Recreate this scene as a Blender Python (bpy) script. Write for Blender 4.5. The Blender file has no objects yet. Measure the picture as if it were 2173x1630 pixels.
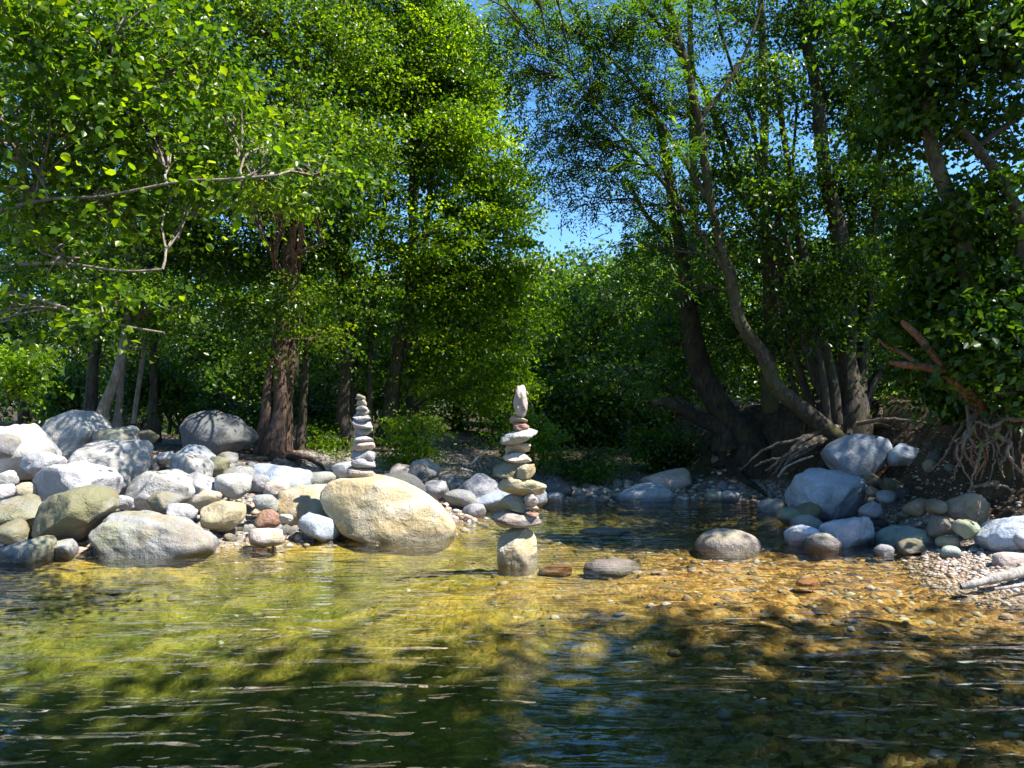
import bpy, math, random
import numpy as np
from mathutils import Vector, Matrix

# ------------------------------------------------------------------ camera, sky, sun, exposure
scene = bpy.context.scene
F = 1673.0                      # focal length in photograph pixels (2173 x 1630)
CAMZ = 1.10
PITCH = math.atan(65.0 / F)
cam_data = bpy.data.cameras.new("camera")
cam = bpy.data.objects.new("camera", cam_data)
scene.collection.objects.link(cam)
cam_data.sensor_width = 36.0
cam_data.lens = 36.0 * F / 2173.0
cam_data.clip_start = 0.05
cam_data.clip_end = 3000.0
cam.location = (0, 0, CAMZ)
cam.rotation_euler = (math.radians(90) + PITCH, 0, 0)
scene.camera = cam

SUN = Vector((0.74, -0.25, 1.15)).normalized()       # direction towards the sun
SUN_EL = math.asin(SUN.z)
SUN_AZ = math.atan2(SUN.x, SUN.y)                    # from +Y towards +X
world = bpy.data.worlds.new("World")
scene.world = world
world.use_nodes = True
wt = world.node_tree
for n in list(wt.nodes):
    wt.nodes.remove(n)
wo = wt.nodes.new("ShaderNodeOutputWorld")
wb = wt.nodes.new("ShaderNodeBackground")
sky = wt.nodes.new("ShaderNodeTexSky")
sky.sky_type = 'NISHITA'
sky.sun_disc = False
sky.sun_elevation = SUN_EL
sky.sun_rotation = SUN_AZ
sky.altitude = 600
sky.air_density = 1.0
sky.dust_density = 0.3
sky.ozone_density = 2.5
wb.inputs[1].default_value = 0.105
hs = wt.nodes.new("ShaderNodeHueSaturation")         # the photograph's vivid rendering of the blue
hs.inputs["Saturation"].default_value = 1.25
wt.links.new(sky.outputs[0], hs.inputs["Color"])
wt.links.new(hs.outputs[0], wb.inputs[0])
wt.links.new(wb.outputs[0], wo.inputs[0])

sd = bpy.data.lights.new("sun", 'SUN')
sd.energy = 5.0
sd.angle = math.radians(0.53)
sd.color = (1.0, 0.95, 0.86)
sun = bpy.data.objects.new("sun", sd)
scene.collection.objects.link(sun)
sun.location = (10, -3, 16)
sun.rotation_euler = (-SUN).to_track_quat('-Z', 'Y').to_euler()

vs = scene.view_settings
vs.view_transform = 'Standard'
vs.look = 'None'
vs.exposure = 1.55
vs.gamma = 1.0
vs.use_curve_mapping = False
cy = scene.cycles
cy.max_bounces = 8
cy.diffuse_bounces = 2
cy.glossy_bounces = 3
cy.transmission_bounces = 5
cy.transparent_max_bounces = 12
cy.sample_clamp_indirect = 6.0
cy.sample_clamp_direct = 0.0
cy.caustics_reflective = False
cy.caustics_refractive = False
cy.use_denoising = True
try:
    cy.denoiser = 'OPENIMAGEDENOISE'
    cy.denoising_input_passes = 'RGB_ALBEDO_NORMAL'
    cy.denoising_prefilter = 'ACCURATE'
except Exception:
    pass

# ------------------------------------------------------------------ helpers
COL = scene.collection
rng = np.random.default_rng(7)
random.seed(7)
SP, CP = math.sin(PITCH), math.cos(PITCH)

def P(px, py, Y):
    """world point at depth Y seen at photograph pixel (px, py)"""
    u = (px - 1086.5) / F
    v = (815.0 - py) / F
    d = np.array([u, CP - v * SP, SP + v * CP])
    return np.array([0, 0, CAMZ]) + d * (Y / d[1])

def water_depth_Y(py):
    """depth at which the water plane is seen at image row py"""
    v = (815.0 - py) / F
    return CAMZ * (CP - v * SP) / -(SP + v * CP)

def mpp(Y):
    return Y / F

def hash01(i, j, k, seed):
    n = (i.astype(np.int64) * 374761393 + j.astype(np.int64) * 668265263 +
         k.astype(np.int64) * 2147483647 + seed * 1274126177) & 0xFFFFFFFF
    n = ((n ^ (n >> 13)) * 1274126177) & 0xFFFFFFFF
    n = n ^ (n >> 16)
    return (n & 0xFFFF) / 65535.0

def vnoise(p, seed=0):
    """smooth value noise in -1..1 for an (n,3) array"""
    f = np.floor(p)
    t = p - f
    t = t * t * (3 - 2 * t)
    i, j, k = f[:, 0], f[:, 1], f[:, 2]
    out = 0
    for a in (0, 1):
        for b in (0, 1):
            for c in (0, 1):
                w = (t[:, 0] if a else 1 - t[:, 0]) * (t[:, 1] if b else 1 - t[:, 1]) * (t[:, 2] if c else 1 - t[:, 2])
                out = out + w * hash01(i + a, j + b, k + c, seed)
    return out * 2 - 1

def fbm(p, seed=0, octs=4):
    s, a, o = 0, 1.0, 0
    for q in range(octs):
        o = o + a * vnoise(p * (2.03 ** q) + 17.3 * q, seed + q)
        a *= 0.5
    return o

def make_mesh(name, verts, faces, smooth=True, rnd=None):
    """verts (n,3) array; faces (m,k) int array with k 3 or 4; rnd optional per-face value"""
    me = bpy.data.meshes.new(name)
    verts = np.ascontiguousarray(verts, dtype=np.float32)
    faces = np.ascontiguousarray(faces, dtype=np.int32)
    m, k = faces.shape
    me.vertices.add(len(verts))
    me.vertices.foreach_set("co", verts.ravel())
    me.loops.add(m * k)
    me.loops.foreach_set("vertex_index", faces.ravel())
    me.polygons.add(m)
    me.polygons.foreach_set("loop_start", np.arange(0, m * k, k, dtype=np.int32))
    try:
        me.polygons.foreach_set("loop_total", np.full(m, k, dtype=np.int32))
    except Exception:
        pass
    if smooth:
        me.polygons.foreach_set("use_smooth", np.ones(m, dtype=bool))
    me.update(calc_edges=True)
    if rnd is not None:
        at = me.attributes.new("rnd", 'FLOAT', 'FACE')
        at.data.foreach_set("value", np.ascontiguousarray(rnd, dtype=np.float32))
    return me

def link(name, me, mat=None, parent=None, loc=None, **props):
    o = bpy.data.objects.new(name, me)
    COL.objects.link(o)
    if me is not None and mat is not None and len(me.materials) == 0:
        me.materials.append(mat)
    if parent is not None:
        o.parent = parent
    if loc is not None:
        o.location = [float(c) for c in loc]
    for k, v in props.items():
        o[k] = v
    return o

def ico(sub):
    import bmesh
    bm = bmesh.new()
    bmesh.ops.create_icosphere(bm, subdivisions=sub, radius=1.0)
    v = np.array([p.co[:] for p in bm.verts])
    f = np.array([[q.index for q in fc.verts] for fc in bm.faces])
    bm.free()
    return v, f

ICO = {s: ico(s) for s in (1, 2, 3, 4, 5)}

def tubes(paths, radii, sides=5, cap=True):
    """paths (N,S,3), radii (N,S) -> verts, quad faces"""
    paths = np.asarray(paths, float)
    radii = np.asarray(radii, float)
    Nn, S, _ = paths.shape
    t = np.gradient(paths, axis=1)
    t /= np.linalg.norm(t, axis=2, keepdims=True) + 1e-9
    ref = np.zeros_like(t)
    ref[..., 0] = 0.31
    ref[..., 1] = 0.95
    ref = np.where((np.abs(t[..., 1:2]) > 0.9), np.array([0.95, 0.1, 0.3]), ref)
    a = np.cross(t, ref)
    a /= np.linalg.norm(a, axis=2, keepdims=True) + 1e-9
    b = np.cross(t, a)
    ang = np.linspace(0, 2 * np.pi, sides, endpoint=False)
    ring = (a[:, :, None, :] * np.cos(ang)[None, None, :, None] + b[:, :, None, :] * np.sin(ang)[None, None, :, None])
    v = paths[:, :, None, :] + ring * radii[:, :, None, None]
    idx = np.arange(Nn * S * sides).reshape(Nn, S, sides)
    nx = np.roll(idx, -1, axis=2)
    f = np.stack([idx[:, :-1], nx[:, :-1], nx[:, 1:], idx[:, 1:]], axis=-1).reshape(-1, 4)
    return v.reshape(-1, 3), f

def smooth_path(pts, n):
    """Catmull-Rom through rows of pts (any columns) resampled to n rows"""
    pts = np.asarray(pts, float)
    if len(pts) == 2:
        t = np.linspace(0, 1, n)[:, None]
        return pts[0] * (1 - t) + pts[1] * t
    ext = np.vstack([2 * pts[0] - pts[1], pts, 2 * pts[-1] - pts[-2]])
    seg = len(pts) - 1
    out = []
    for s in np.linspace(0, seg - 1e-6, n):
        i = int(s)
        t = s - i
        p0, p1, p2, p3 = ext[i], ext[i + 1], ext[i + 2], ext[i + 3]
        out.append(0.5 * ((2 * p1) + (-p0 + p2) * t + (2 * p0 - 5 * p1 + 4 * p2 - p3) * t * t + (-p0 + 3 * p1 - 3 * p2 + p3) * t ** 3))
    return np.array(out)

# ------------------------------------------------------------------ materials
class NT:
    def __init__(self, name):
        self.mat = bpy.data.materials.new(name)
        self.mat.use_nodes = True
        self.t = self.mat.node_tree
        for n in list(self.t.nodes):
            self.t.nodes.remove(n)
        self.out = self.n("ShaderNodeOutputMaterial")
    def n(self, typ, ins=None, **attrs):
        nd = self.t.nodes.new(typ)
        for k, v in attrs.items():
            setattr(nd, k, v)
        for k, v in (ins or {}).items():
            s = nd.inputs[k]
            if isinstance(v, bpy.types.NodeSocket):
                self.t.links.new(v, s)
            else:
                s.default_value = v
        return nd
    def math(self, op, a, b=0.0, clamp=False):
        nd = self.n("ShaderNodeMath", {0: a, 1: b}, operation=op)
        nd.use_clamp = clamp
        return nd.outputs[0]
    def mix(self, fac, a, b, blend='MIX'):
        nd = self.n("ShaderNodeMix", data_type='RGBA', blend_type=blend)
        for s, v in ((nd.inputs[0], fac), (nd.inputs[6], a), (nd.inputs[7], b)):
            if isinstance(v, bpy.types.NodeSocket):
                self.t.links.new(v, s)
            else:
                s.default_value = v if not isinstance(v, tuple) else (v + (1,))[:4]
        return nd.outputs[2]
    def noise(self, vec, scale, detail=4.0, rough=0.55, dist=0.0):
        ins = {"Scale": scale, "Detail": detail, "Roughness": rough, "Distortion": dist}
        if vec is not None:
            ins["Vector"] = vec
        return self.n("ShaderNodeTexNoise", ins).outputs[0]
    def ramp(self, fac, stops, interp='LINEAR'):
        nd = self.n("ShaderNodeValToRGB", {0: fac})
        cr = nd.color_ramp
        cr.interpolation = interp
        while len(cr.elements) < len(stops):
            cr.elements.new(0.5)
        for e, (p, c) in zip(cr.elements, stops):
            e.position = p
            e.color = (c, c, c, 1) if isinstance(c, (int, float)) else (tuple(c) + (1,))[:4]
        return nd.outputs[0]
    def surface(self, s):
        self.t.links.new(s, self.out.inputs[0])

def rock_material(name, base, lichen=(0.2, 0.2, 0.06), lichen_amt=0.25, streak=0.0, stain=(0.25, 0.13, 0.04), stain_amt=0.12, speck=0.5):
    m = NT(name)
    tc = m.n("ShaderNodeTexCoord").outputs["Object"]
    oi = m.n("ShaderNodeObjectInfo").outputs["Random"]
    off = m.n("ShaderNodeCombineXYZ", {0: m.math('MULTIPLY', oi, 37.0), 1: m.math('MULTIPLY', oi, 71.0), 2: m.math('MULTIPLY', oi, 13.0)}).outputs[0]
    vec = m.n("ShaderNodeVectorMath", {0: tc, 1: off}, operation='ADD').outputs[0]
    big = m.noise(vec, 3.0, 6, 0.6, 0.4)
    mid = m.noise(vec, 14.0, 6, 0.65)
    fine = m.noise(vec, 90.0, 3, 0.7)
    pits = m.n("ShaderNodeTexVoronoi", {"Vector": vec, "Scale": 38.0}).outputs[0]
    val = m.math('ADD', m.math('MULTIPLY', big, 0.55), m.math('MULTIPLY', mid, 0.45))
    c1 = m.ramp(val, [(0.28, tuple(x * 0.55 for x in base)), (0.5, base), (0.72, tuple(min(x * 1.25, 0.8) for x in base))])
    tone = m.math('ADD', m.math('MULTIPLY', oi, 0.35), 0.82)
    c1 = m.mix(1.0, c1, m.n("ShaderNodeCombineColor", {0: tone, 1: tone, 2: tone}).outputs[0], 'MULTIPLY')
    sp = m.ramp(fine, [(0.0, 0.0), (0.36, 0.0), (0.44, 1.0), (1.0, 1.0)])
    c2 = m.mix(m.math('MULTIPLY', m.math('SUBTRACT', 1.0, sp), speck), c1, tuple(x * 0.25 for x in base))
    ln = m.noise(vec, 2.1, 7, 0.7, 0.8)
    lf = m.ramp(ln, [(0.50 - 0.3 * lichen_amt, 0.0), (0.66 - 0.2 * lichen_amt, 1.0)])
    c3 = m.mix(m.math('MULTIPLY', lf, min(0.8, 0.35 + lichen_amt)), c2, lichen)
    sn = m.noise(m.n("ShaderNodeVectorMath", {0: vec, 1: (9.1, 3.3, 5.5)}, operation='ADD').outputs[0], 2.6, 5, 0.65, 0.5)
    sf = m.ramp(sn, [(0.52, 0.0), (0.68, 1.0)])
    c4 = m.mix(m.math('MULTIPLY', sf, stain_amt * 3), c3, stain)
    if streak > 0:
        mp = m.n("ShaderNodeMapping", {"Vector": vec, "Rotation": (0.3, 0.5, 0.2), "Scale": (2.0, 2.0, 26.0)}).outputs[0]
        st = m.ramp(m.noise(mp, 1.0, 4, 0.6, 0.3), [(0.42, 0.0), (0.58, 1.0)])
        c4 = m.mix(m.math('MULTIPLY', st, streak), c4, tuple(x * 0.3 for x in base))
    pz = m.n("ShaderNodeSeparateXYZ", {0: m.n("ShaderNodeNewGeometry").outputs["Position"]}).outputs[2]
    wet = m.math('SUBTRACT', 1.0, m.n("ShaderNodeMapRange", {0: m.math('ADD', pz, m.math('MULTIPLY', mid, 0.05)), 1: 0.06, 2: 0.11}).outputs[0], True)
    c5 = m.mix(m.math('MULTIPLY', wet, 0.72), c4, tuple(x * 0.22 for x in base))
    rough = m.math('SUBTRACT', 0.88, m.math('MULTIPLY', wet, 0.6))
    ck = m.n("ShaderNodeTexVoronoi", {"Vector": m.n("ShaderNodeVectorMath", {0: vec, 1: m.n("ShaderNodeTexNoise", {"Vector": vec, "Scale": 3.0, "Detail": 4.0}).outputs[1]}, operation='ADD').outputs[0], "Scale": 2.2}, feature='DISTANCE_TO_EDGE').outputs[0]
    crack = m.math('MAXIMUM', m.ramp(ck, [(0.0, 0.0), (0.03, 1.0)]), m.ramp(m.noise(vec, 1.7, 3, 0.6), [(0.40, 0.0), (0.50, 1.0)]))
    mid2 = m.noise(vec, 6.0, 8, 0.62, 0.3)
    hgt = m.math('ADD', m.math('ADD', m.math('MULTIPLY', mid2, 1.5), m.math('MULTIPLY', fine, 0.10)), m.math('ADD', m.math('MULTIPLY', m.ramp(pits, [(0.05, 0.0), (0.25, 1.0)]), 0.08), m.math('MULTIPLY', crack, 0.14)))
    c5 = m.mix(m.math('MULTIPLY', m.math('SUBTRACT', 1.0, crack), 0.35), c5, tuple(x * 0.3 for x in base))
    bump = m.n("ShaderNodeBump", {"Strength": 0.75, "Distance": 0.05, "Height": hgt}).outputs[0]
    bs = m.n("ShaderNodeBsdfPrincipled", {"Base Color": c5, "Roughness": rough, "Normal": bump, "Specular IOR Level": 0.3})
    m.surface(bs.outputs[0])
    return m.mat

ROCK = {
    'white': rock_material("pale_granite", (0.43, 0.42, 0.405), lichen=(0.25, 0.24, 0.2), lichen_amt=0.22, stain=(0.2, 0.16, 0.12), stain_amt=0.1, speck=0.6),
    'lav': rock_material("lavender_granite", (0.34, 0.33, 0.355), lichen=(0.2, 0.2, 0.18), lichen_amt=0.2, stain=(0.2, 0.15, 0.12), stain_amt=0.1, speck=0.6),
    'grey': rock_material("grey_granite", (0.24, 0.24, 0.245), lichen_amt=0.15),
    'dark': rock_material("dark_granite", (0.11, 0.115, 0.12), lichen=(0.08, 0.08, 0.06), lichen_amt=0.1, stain_amt=0.03),
    'blue': rock_material("sky_tinted_granite", (0.34, 0.38, 0.45), lichen=(0.2, 0.22, 0.16), lichen_amt=0.08, stain_amt=0.05),  # grey stone, the blue of skylit shade put into its base colour
    'olive': rock_material("mossy_granite", (0.21, 0.205, 0.175), lichen=(0.14, 0.135, 0.06), lichen_amt=0.45),
    'tan': rock_material("tan_granite", (0.40, 0.355, 0.28), lichen=(0.27, 0.22, 0.10), lichen_amt=0.3, stain_amt=0.2),
    'gold': rock_material("golden_lichened_granite", (0.46, 0.415, 0.34), lichen=(0.30, 0.22, 0.09), lichen_amt=0.42, stain=(0.15, 0.11, 0.06), stain_amt=0.16, speck=0.8),
    'pink': rock_material("pink_granite", (0.42, 0.345, 0.31), lichen_amt=0.05, stain_amt=0.08),
    'red': rock_material("red_stone", (0.30, 0.17, 0.135), lichen_amt=0.05),
    'brown': rock_material("brown_stone", (0.21, 0.17, 0.13), lichen=(0.10, 0.10, 0.04), lichen_amt=0.3),
    'green': rock_material("green_grey_stone", (0.25, 0.29, 0.26), lichen=(0.2, 0.22, 0.1), lichen_amt=0.3),
    'orange': rock_material("orange_stone", (0.42, 0.17, 0.03), lichen_amt=0.0, stain=(0.36, 0.22, 0.03), stain_amt=0.2),
    'stripe': rock_material("striped_gneiss", (0.30, 0.27, 0.25), lichen_amt=0.05, streak=0.8),
}

def bark_material(name, base, hi, moss=0.0):
    m = NT(name)
    tc = m.n("ShaderNodeTexCoord").outputs["Object"]
    mp = m.n("ShaderNodeMapping", {"Vector": tc, "Scale": (15.0, 15.0, 4.5)}).outputs[0]
    a = m.noise(mp, 1.6, 6, 0.7, 0.6)
    b = m.noise(tc, 2.2, 5, 0.6)
    c = m.ramp(a, [(0.3, tuple(x * 0.35 for x in base)), (0.5, base), (0.72, hi)])
    c = m.mix(m.ramp(b, [(0.45, 0.0), (0.65, 0.6)]), c, tuple(x * 0.5 for x in base))
    if moss > 0:
        nz = m.noise(tc, 4.0, 5, 0.7)
        c = m.mix(m.math('MULTIPLY', m.ramp(nz, [(0.45, 0.0), (0.6, 1.0)]), moss), c, (0.10, 0.12, 0.02))
    bump = m.n("ShaderNodeBump", {"Strength": 0.9, "Distance": 0.03, "Height": a}).outputs[0]
    bs = m.n("ShaderNodeBsdfPrincipled", {"Base Color": c, "Roughness": 0.9, "Normal": bump, "Specular IOR Level": 0.2})
    m.surface(bs.outputs[0])
    return m.mat

BARK = {
    'black': bark_material("near_black_bark", (0.028, 0.022, 0.018), (0.075, 0.06, 0.048), 0.15),  # near-black bark with sparse moss patches
    'red': bark_material("red_brown_bark", (0.10, 0.062, 0.045), (0.24, 0.16, 0.12)),
    'dark': bark_material("dark_bark", (0.055, 0.043, 0.036), (0.13, 0.105, 0.085), 0.2),
    'pale': bark_material("pale_grey_bark", (0.24, 0.20, 0.16), (0.42, 0.37, 0.31)),
    'ash': bark_material("ash_bark", (0.065, 0.053, 0.036), (0.16, 0.135, 0.095), 0.3),
    'moss': bark_material("mossy_bark", (0.09, 0.075, 0.05), (0.18, 0.15, 0.08), 0.7),
    'broken': bark_material("torn_red_wood", (0.19, 0.095, 0.05), (0.34, 0.21, 0.12)),
    'root': bark_material("weathered_root", (0.15, 0.115, 0.085), (0.30, 0.25, 0.19)),
    'drift': bark_material("bleached_driftwood", (0.34, 0.30, 0.27), (0.55, 0.52, 0.48)),
}

def leaf_material(name, dark, mid, light, trans=0.45, per_object=False, gloss=0.32):
    m = NT(name)
    if per_object:
        r = m.n("ShaderNodeObjectInfo").outputs["Random"]
    else:
        r = m.n("ShaderNodeAttribute", attribute_name="rnd").outputs["Fac"]
    c = m.ramp(r, [(0.0, dark), (0.45, mid), (1.0, light)])
    ct = m.mix(1.0, c, (3.3, 2.9, 0.5), 'MULTIPLY')
    bs = m.n("ShaderNodeBsdfPrincipled", {"Base Color": c, "Roughness": gloss, "Specular IOR Level": 0.32})
    tr = m.n("ShaderNodeBsdfTranslucent", {0: ct})
    mx = m.n("ShaderNodeMixShader", {0: trans, 1: bs.outputs[0], 2: tr.outputs[0]})
    m.surface(mx.outputs[0])
    return m.mat

LEAF = {
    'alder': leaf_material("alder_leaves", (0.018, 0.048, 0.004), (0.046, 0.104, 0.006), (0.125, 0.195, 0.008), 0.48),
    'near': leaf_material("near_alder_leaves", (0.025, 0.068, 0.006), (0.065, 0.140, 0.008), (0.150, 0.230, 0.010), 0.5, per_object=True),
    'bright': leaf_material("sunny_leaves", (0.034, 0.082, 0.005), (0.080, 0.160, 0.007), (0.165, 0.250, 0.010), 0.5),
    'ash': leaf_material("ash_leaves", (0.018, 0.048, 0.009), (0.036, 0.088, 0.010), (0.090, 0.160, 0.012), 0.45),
    'deep': leaf_material("deep_shade_leaves", (0.012, 0.036, 0.006), (0.028, 0.072, 0.008), (0.070, 0.130, 0.010), 0.45),  # darker leaf green, forest shade put into the colour
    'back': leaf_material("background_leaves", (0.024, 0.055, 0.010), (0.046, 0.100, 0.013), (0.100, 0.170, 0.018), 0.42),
    'litter': leaf_material("fallen_leaves", (0.08, 0.045, 0.025), (0.16, 0.085, 0.045), (0.30, 0.17, 0.09), 0.1),
}

# ------------------------------------------------------------------ ground, stream bed, water
SHORE = np.array([(-4.6, -7), (-4.7, 2), (-4.3, 5.2), (-3.95, 6.1), (-2.5, 6.55), (-1.9, 6.95), (-0.75, 7.5), (-0.45, 8.4), (-0.6, 9.9), (0.4, 10.25),
                  (1.4, 10.35), (2.5, 10.25), (3.4, 9.7), (3.65, 8.9), (3.35, 7.6), (3.25, 6.6), (3.2, 6.0), (3.02, 5.55), (2.95, 5.1), (3.12, 4.65),
                  (3.5, 3.7), (4.3, 1.0), (4.6, -7)])

def shore_distance(x, y):
    """signed distance to the water's edge: negative in the water"""
    p = np.stack([x, y], -1)
    best = np.full(x.shape, 1e9)
    inside = np.zeros(x.shape, bool)
    n = len(SHORE)
    for i in range(n):
        a, b = SHORE[i], SHORE[(i + 1) % n]
        ab = b - a
        t = np.clip(((p - a) @ ab) / (ab @ ab), 0, 1)
        d = np.linalg.norm(p - (a + t[..., None] * ab), axis=-1)
        best = np.minimum(best, d)
        cond = ((a[1] > y) != (b[1] > y)) & (x < (b[0] - a[0]) * (y - a[1]) / (b[1] - a[1] + 1e-12) + a[0])
        inside ^= cond
    return np.where(inside, -best, best)

def sstep(a, b, x):
    t = np.clip((x - a) / (b - a), 0, 1)
    return t * t * (3 - 2 * t)

def ground_z(x, y):
    x = np.asarray(x, float)
    y = np.asarray(y, float)
    s = shore_distance(x, y)
    p = np.stack([x, y, np.zeros_like(x)], -1).reshape(-1, 3)
    n1 = fbm(p * 0.9, 3, 3).reshape(x.shape)
    n2 = fbm(p * 5.0, 9, 3).reshape(x.shape)
    deep = 0.11 - 0.04 * sstep(0.5, 1.2, x) * sstep(4.6, 5.4, y) * sstep(7.8, 7.2, y) + 0.38 * sstep(5.4, 2.6, y) * sstep(2.3, 0.1, x) + 0.20 * sstep(0.2, -2.2, x) + 0.14 * sstep(7.4, 9.2, y)
    slope = 0.30 - 0.10 * sstep(1.6, 2.6, x) * sstep(6.6, 5.6, y)
    bed = -np.minimum(deep, slope * np.maximum(-s, 0)) + 0.03 * n2 * sstep(0.0, 0.5, -s) + 0.05 * n1 * sstep(0.2, 1.0, -s)
    left = sstep(0.0, -1.5, x)
    right = sstep(2.4, 3.6, x) * sstep(5.6, 7.4, y)
    rise_l = np.minimum(0.09 * s + 0.20 * np.maximum(s - 1.3, 0), 0.50 + 0.02 * s)
    rise_b = np.minimum(0.13 * s, 0.40 + 0.02 * s)
    rise_r = 0.08 * np.minimum(s, 0.5) + 1.2 * sstep(0.3, 1.55, s) + 0.02 * s
    rise_f = np.minimum(0.075 * s, 0.6)
    land = rise_b
    land = land * (1 - left) + rise_l * left
    land = np.where(x > 2.4, rise_f * (1 - right) * sstep(9.5, 8.0, y) + rise_b * (1 - right) * (1 - sstep(9.5, 8.0, y)) + rise_r * right, land)
    land = np.minimum(land, 2.0 + 0 * land) + (0.05 * n1 + 0.025 * n2) * sstep(0.0, 0.7, s)
    return np.where(s < 0, bed, np.maximum(land, 0.02 * np.minimum(s, 1)))

def axis(lo, hi, step, far, growth=1.18):
    mid = list(np.arange(lo, hi + 1e-6, step))
    d, up, dn = step, [], []
    a, b = hi, lo
    while a < far or b > -far:
        d *= growth
        a += d
        b -= d
        up.append(a)
        dn.append(b)
    return np.array(dn[::-1] + mid + up)

gx = axis(-7.0, 7.5, 0.065, 900)
gy = axis(1.5, 13.0, 0.065, 900)
GX, GY = np.meshgrid(gx, gy)
GZ = ground_z(GX, GY)
nyy, nxx = GX.shape
idx = np.arange(nyy * nxx).reshape(nyy, nxx)
gf = np.stack([idx[:-1, :-1], idx[:-1, 1:], idx[1:, 1:], idx[1:, :-1]], -1).reshape(-1, 4)
m = NT("stream_bed_and_forest_floor")
geo = m.n("ShaderNodeNewGeometry").outputs["Position"]
sx = m.n("ShaderNodeSeparateXYZ", {0: geo})
flat = m.n("ShaderNodeVectorMath", {0: geo, 1: (1, 1, 0.3)}, operation='MULTIPLY').outputs[0]
warp = m.n("ShaderNodeVectorMath", {0: flat, 1: m.n("ShaderNodeVectorMath", {0: m.n("ShaderNodeTexNoise", {"Vector": flat, "Scale": 22.0, "Detail": 3.0}).outputs[1], 1: (0.07, 0.07, 0.0)}, operation='MULTIPLY').outputs[0]}, operation='ADD').outputs[0]
vor = m.n("ShaderNodeTexVoronoi", {"Vector": warp, "Scale": 24.0, "Randomness": 1.0})
vor2 = m.n("ShaderNodeTexVoronoi", {"Vector": flat, "Scale": 42.0, "Randomness": 1.0})
cellc = m.n("ShaderNodeSeparateColor", {0: vor.outputs["Color"]}).outputs[0]
amber = m.ramp(m.math('ADD', m.math('MULTIPLY', cellc, 0.5), m.math('MULTIPLY', m.noise(flat, 7.0, 7, 0.75), 0.5)), [(0.25, (0.07, 0.035, 0.012)), (0.45, (0.26, 0.125, 0.03)), (0.6, (0.46, 0.22, 0.045)), (0.8, (0.50, 0.33, 0.14))])
algae = m.ramp(m.noise(flat, 2.6, 8, 0.72, 0.6), [(0.34, (0.055, 0.036, 0.010)), (0.48, (0.23, 0.150, 0.022)), (0.66, (0.52, 0.32, 0.045))])
side = m.n("ShaderNodeMapRange", {0: m.math('ADD', sx.outputs[0], m.math('MULTIPLY', m.noise(flat, 0.9, 4), 2.0)), 1: 0.6, 2: 2.6}).outputs[0]
bedc = m.mix(side, algae, amber)
bedc = m.mix(m.math('MULTIPLY', m.ramp(m.noise(flat, 3.2, 5, 0.7), [(0.5, 0.0), (0.7, 0.7)]), m.math('SUBTRACT', 1.0, m.math('MULTIPLY', side, 0.75))), bedc, (0.20, 0.18, 0.02))
sand = m.ramp(m.n("ShaderNodeSeparateColor", {0: vor2.outputs["Color"]}).outputs[0], [(0.0, (0.07, 0.06, 0.05)), (0.5, (0.19, 0.165, 0.14)), (1.0, (0.38, 0.35, 0.32))])
soil = m.ramp(m.noise(flat, 9.0, 7, 0.7), [(0.3, (0.022, 0.016, 0.010)), (0.55, (0.06, 0.042, 0.026)), (0.75, (0.13, 0.09, 0.055))])
soil = m.mix(m.ramp(m.noise(flat, 1.1, 4), [(0.5, 0.0), (0.62, 0.7)]), soil, (0.030, 0.045, 0.012))
hz = sx.outputs[2]
c = m.mix(m.n("ShaderNodeMapRange", {0: hz, 1: -0.04, 2: 0.02}).outputs[0], bedc, sand)
c = m.mix(m.n("ShaderNodeMapRange", {0: m.math('ADD', m.math('SUBTRACT', hz, m.n("ShaderNodeMapRange", {0: sx.outputs[0], 1: 1.0, 2: -1.5, 3: 0.0, 4: 0.45}).outputs[0]), m.math('MULTIPLY', m.noise(flat, 4.0, 4), 0.2)), 1: 0.20, 2: 0.36}).outputs[0], c, soil)
hh = m.math('ADD', m.math('MULTIPLY', vor.outputs["Distance"], -0.8), m.math('MULTIPLY', m.noise(flat, 30.0, 4, 0.7), 0.5))
bmp = m.n("ShaderNodeBump", {"Strength": 0.8, "Distance": 0.03, "Height": hh}).outputs[0]
m.surface(m.n("ShaderNodeBsdfPrincipled", {"Base Color": c, "Roughness": 0.9, "Normal": bmp, "Specular IOR Level": 0.2}).outputs[0])
link("ground", make_mesh("ground", np.stack([GX, GY, GZ], -1).reshape(-1, 3), gf), m.mat, kind="structure")

def gz(x, y):
    return float(ground_z(np.array([x]), np.array([y]))[0])

# water: a closed body with a rippled top
wx = np.arange(-7.2, 7.21, 0.06)
wy = np.concatenate([np.arange(-8.0, 1.5, 0.25), np.arange(1.5, 11.5, 0.05)])
WX, WY = np.meshgrid(wx, wy)
wp = np.stack([WX * 0.55, WY * 1.5, 0 * WX], -1).reshape(-1, 3)
wamp = 0.35 + 0.65 * sstep(6.8, 3.5, WY)
WZ = (0.009 * fbm(wp * 1.5 + 4, 31, 2) + 0.005 * fbm(wp * 4.2, 37, 2)).reshape(WX.shape) * wamp
ny, nx_ = WX.shape
wi = np.arange(ny * nx_).reshape(ny, nx_)
wf = np.stack([wi[:-1, :-1], wi[:-1, 1:], wi[1:, 1:], wi[1:, :-1]], -1).reshape(-1, 4)
top = np.stack([WX, WY, WZ], -1).reshape(-1, 3)
rim = np.concatenate([wi[0, :], wi[1:, -1], wi[-1, -2::-1], wi[-2:0:-1, 0]])
low = top[rim].copy()
low[:, 2] = -1.9
nb = len(top)
li = nb + np.arange(len(rim))
wall = np.stack([rim, li, np.roll(li, -1), np.roll(rim, -1)], -1)
cen = np.array([[0, 2, -1.9]])
ci = nb + len(rim)
bot = np.stack([li, np.full(len(rim), ci), np.full(len(rim), ci), np.roll(li, -1)], -1)
m = NT("clear_stream_water")
geo = m.n("ShaderNodeNewGeometry").outputs["Position"]
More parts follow.
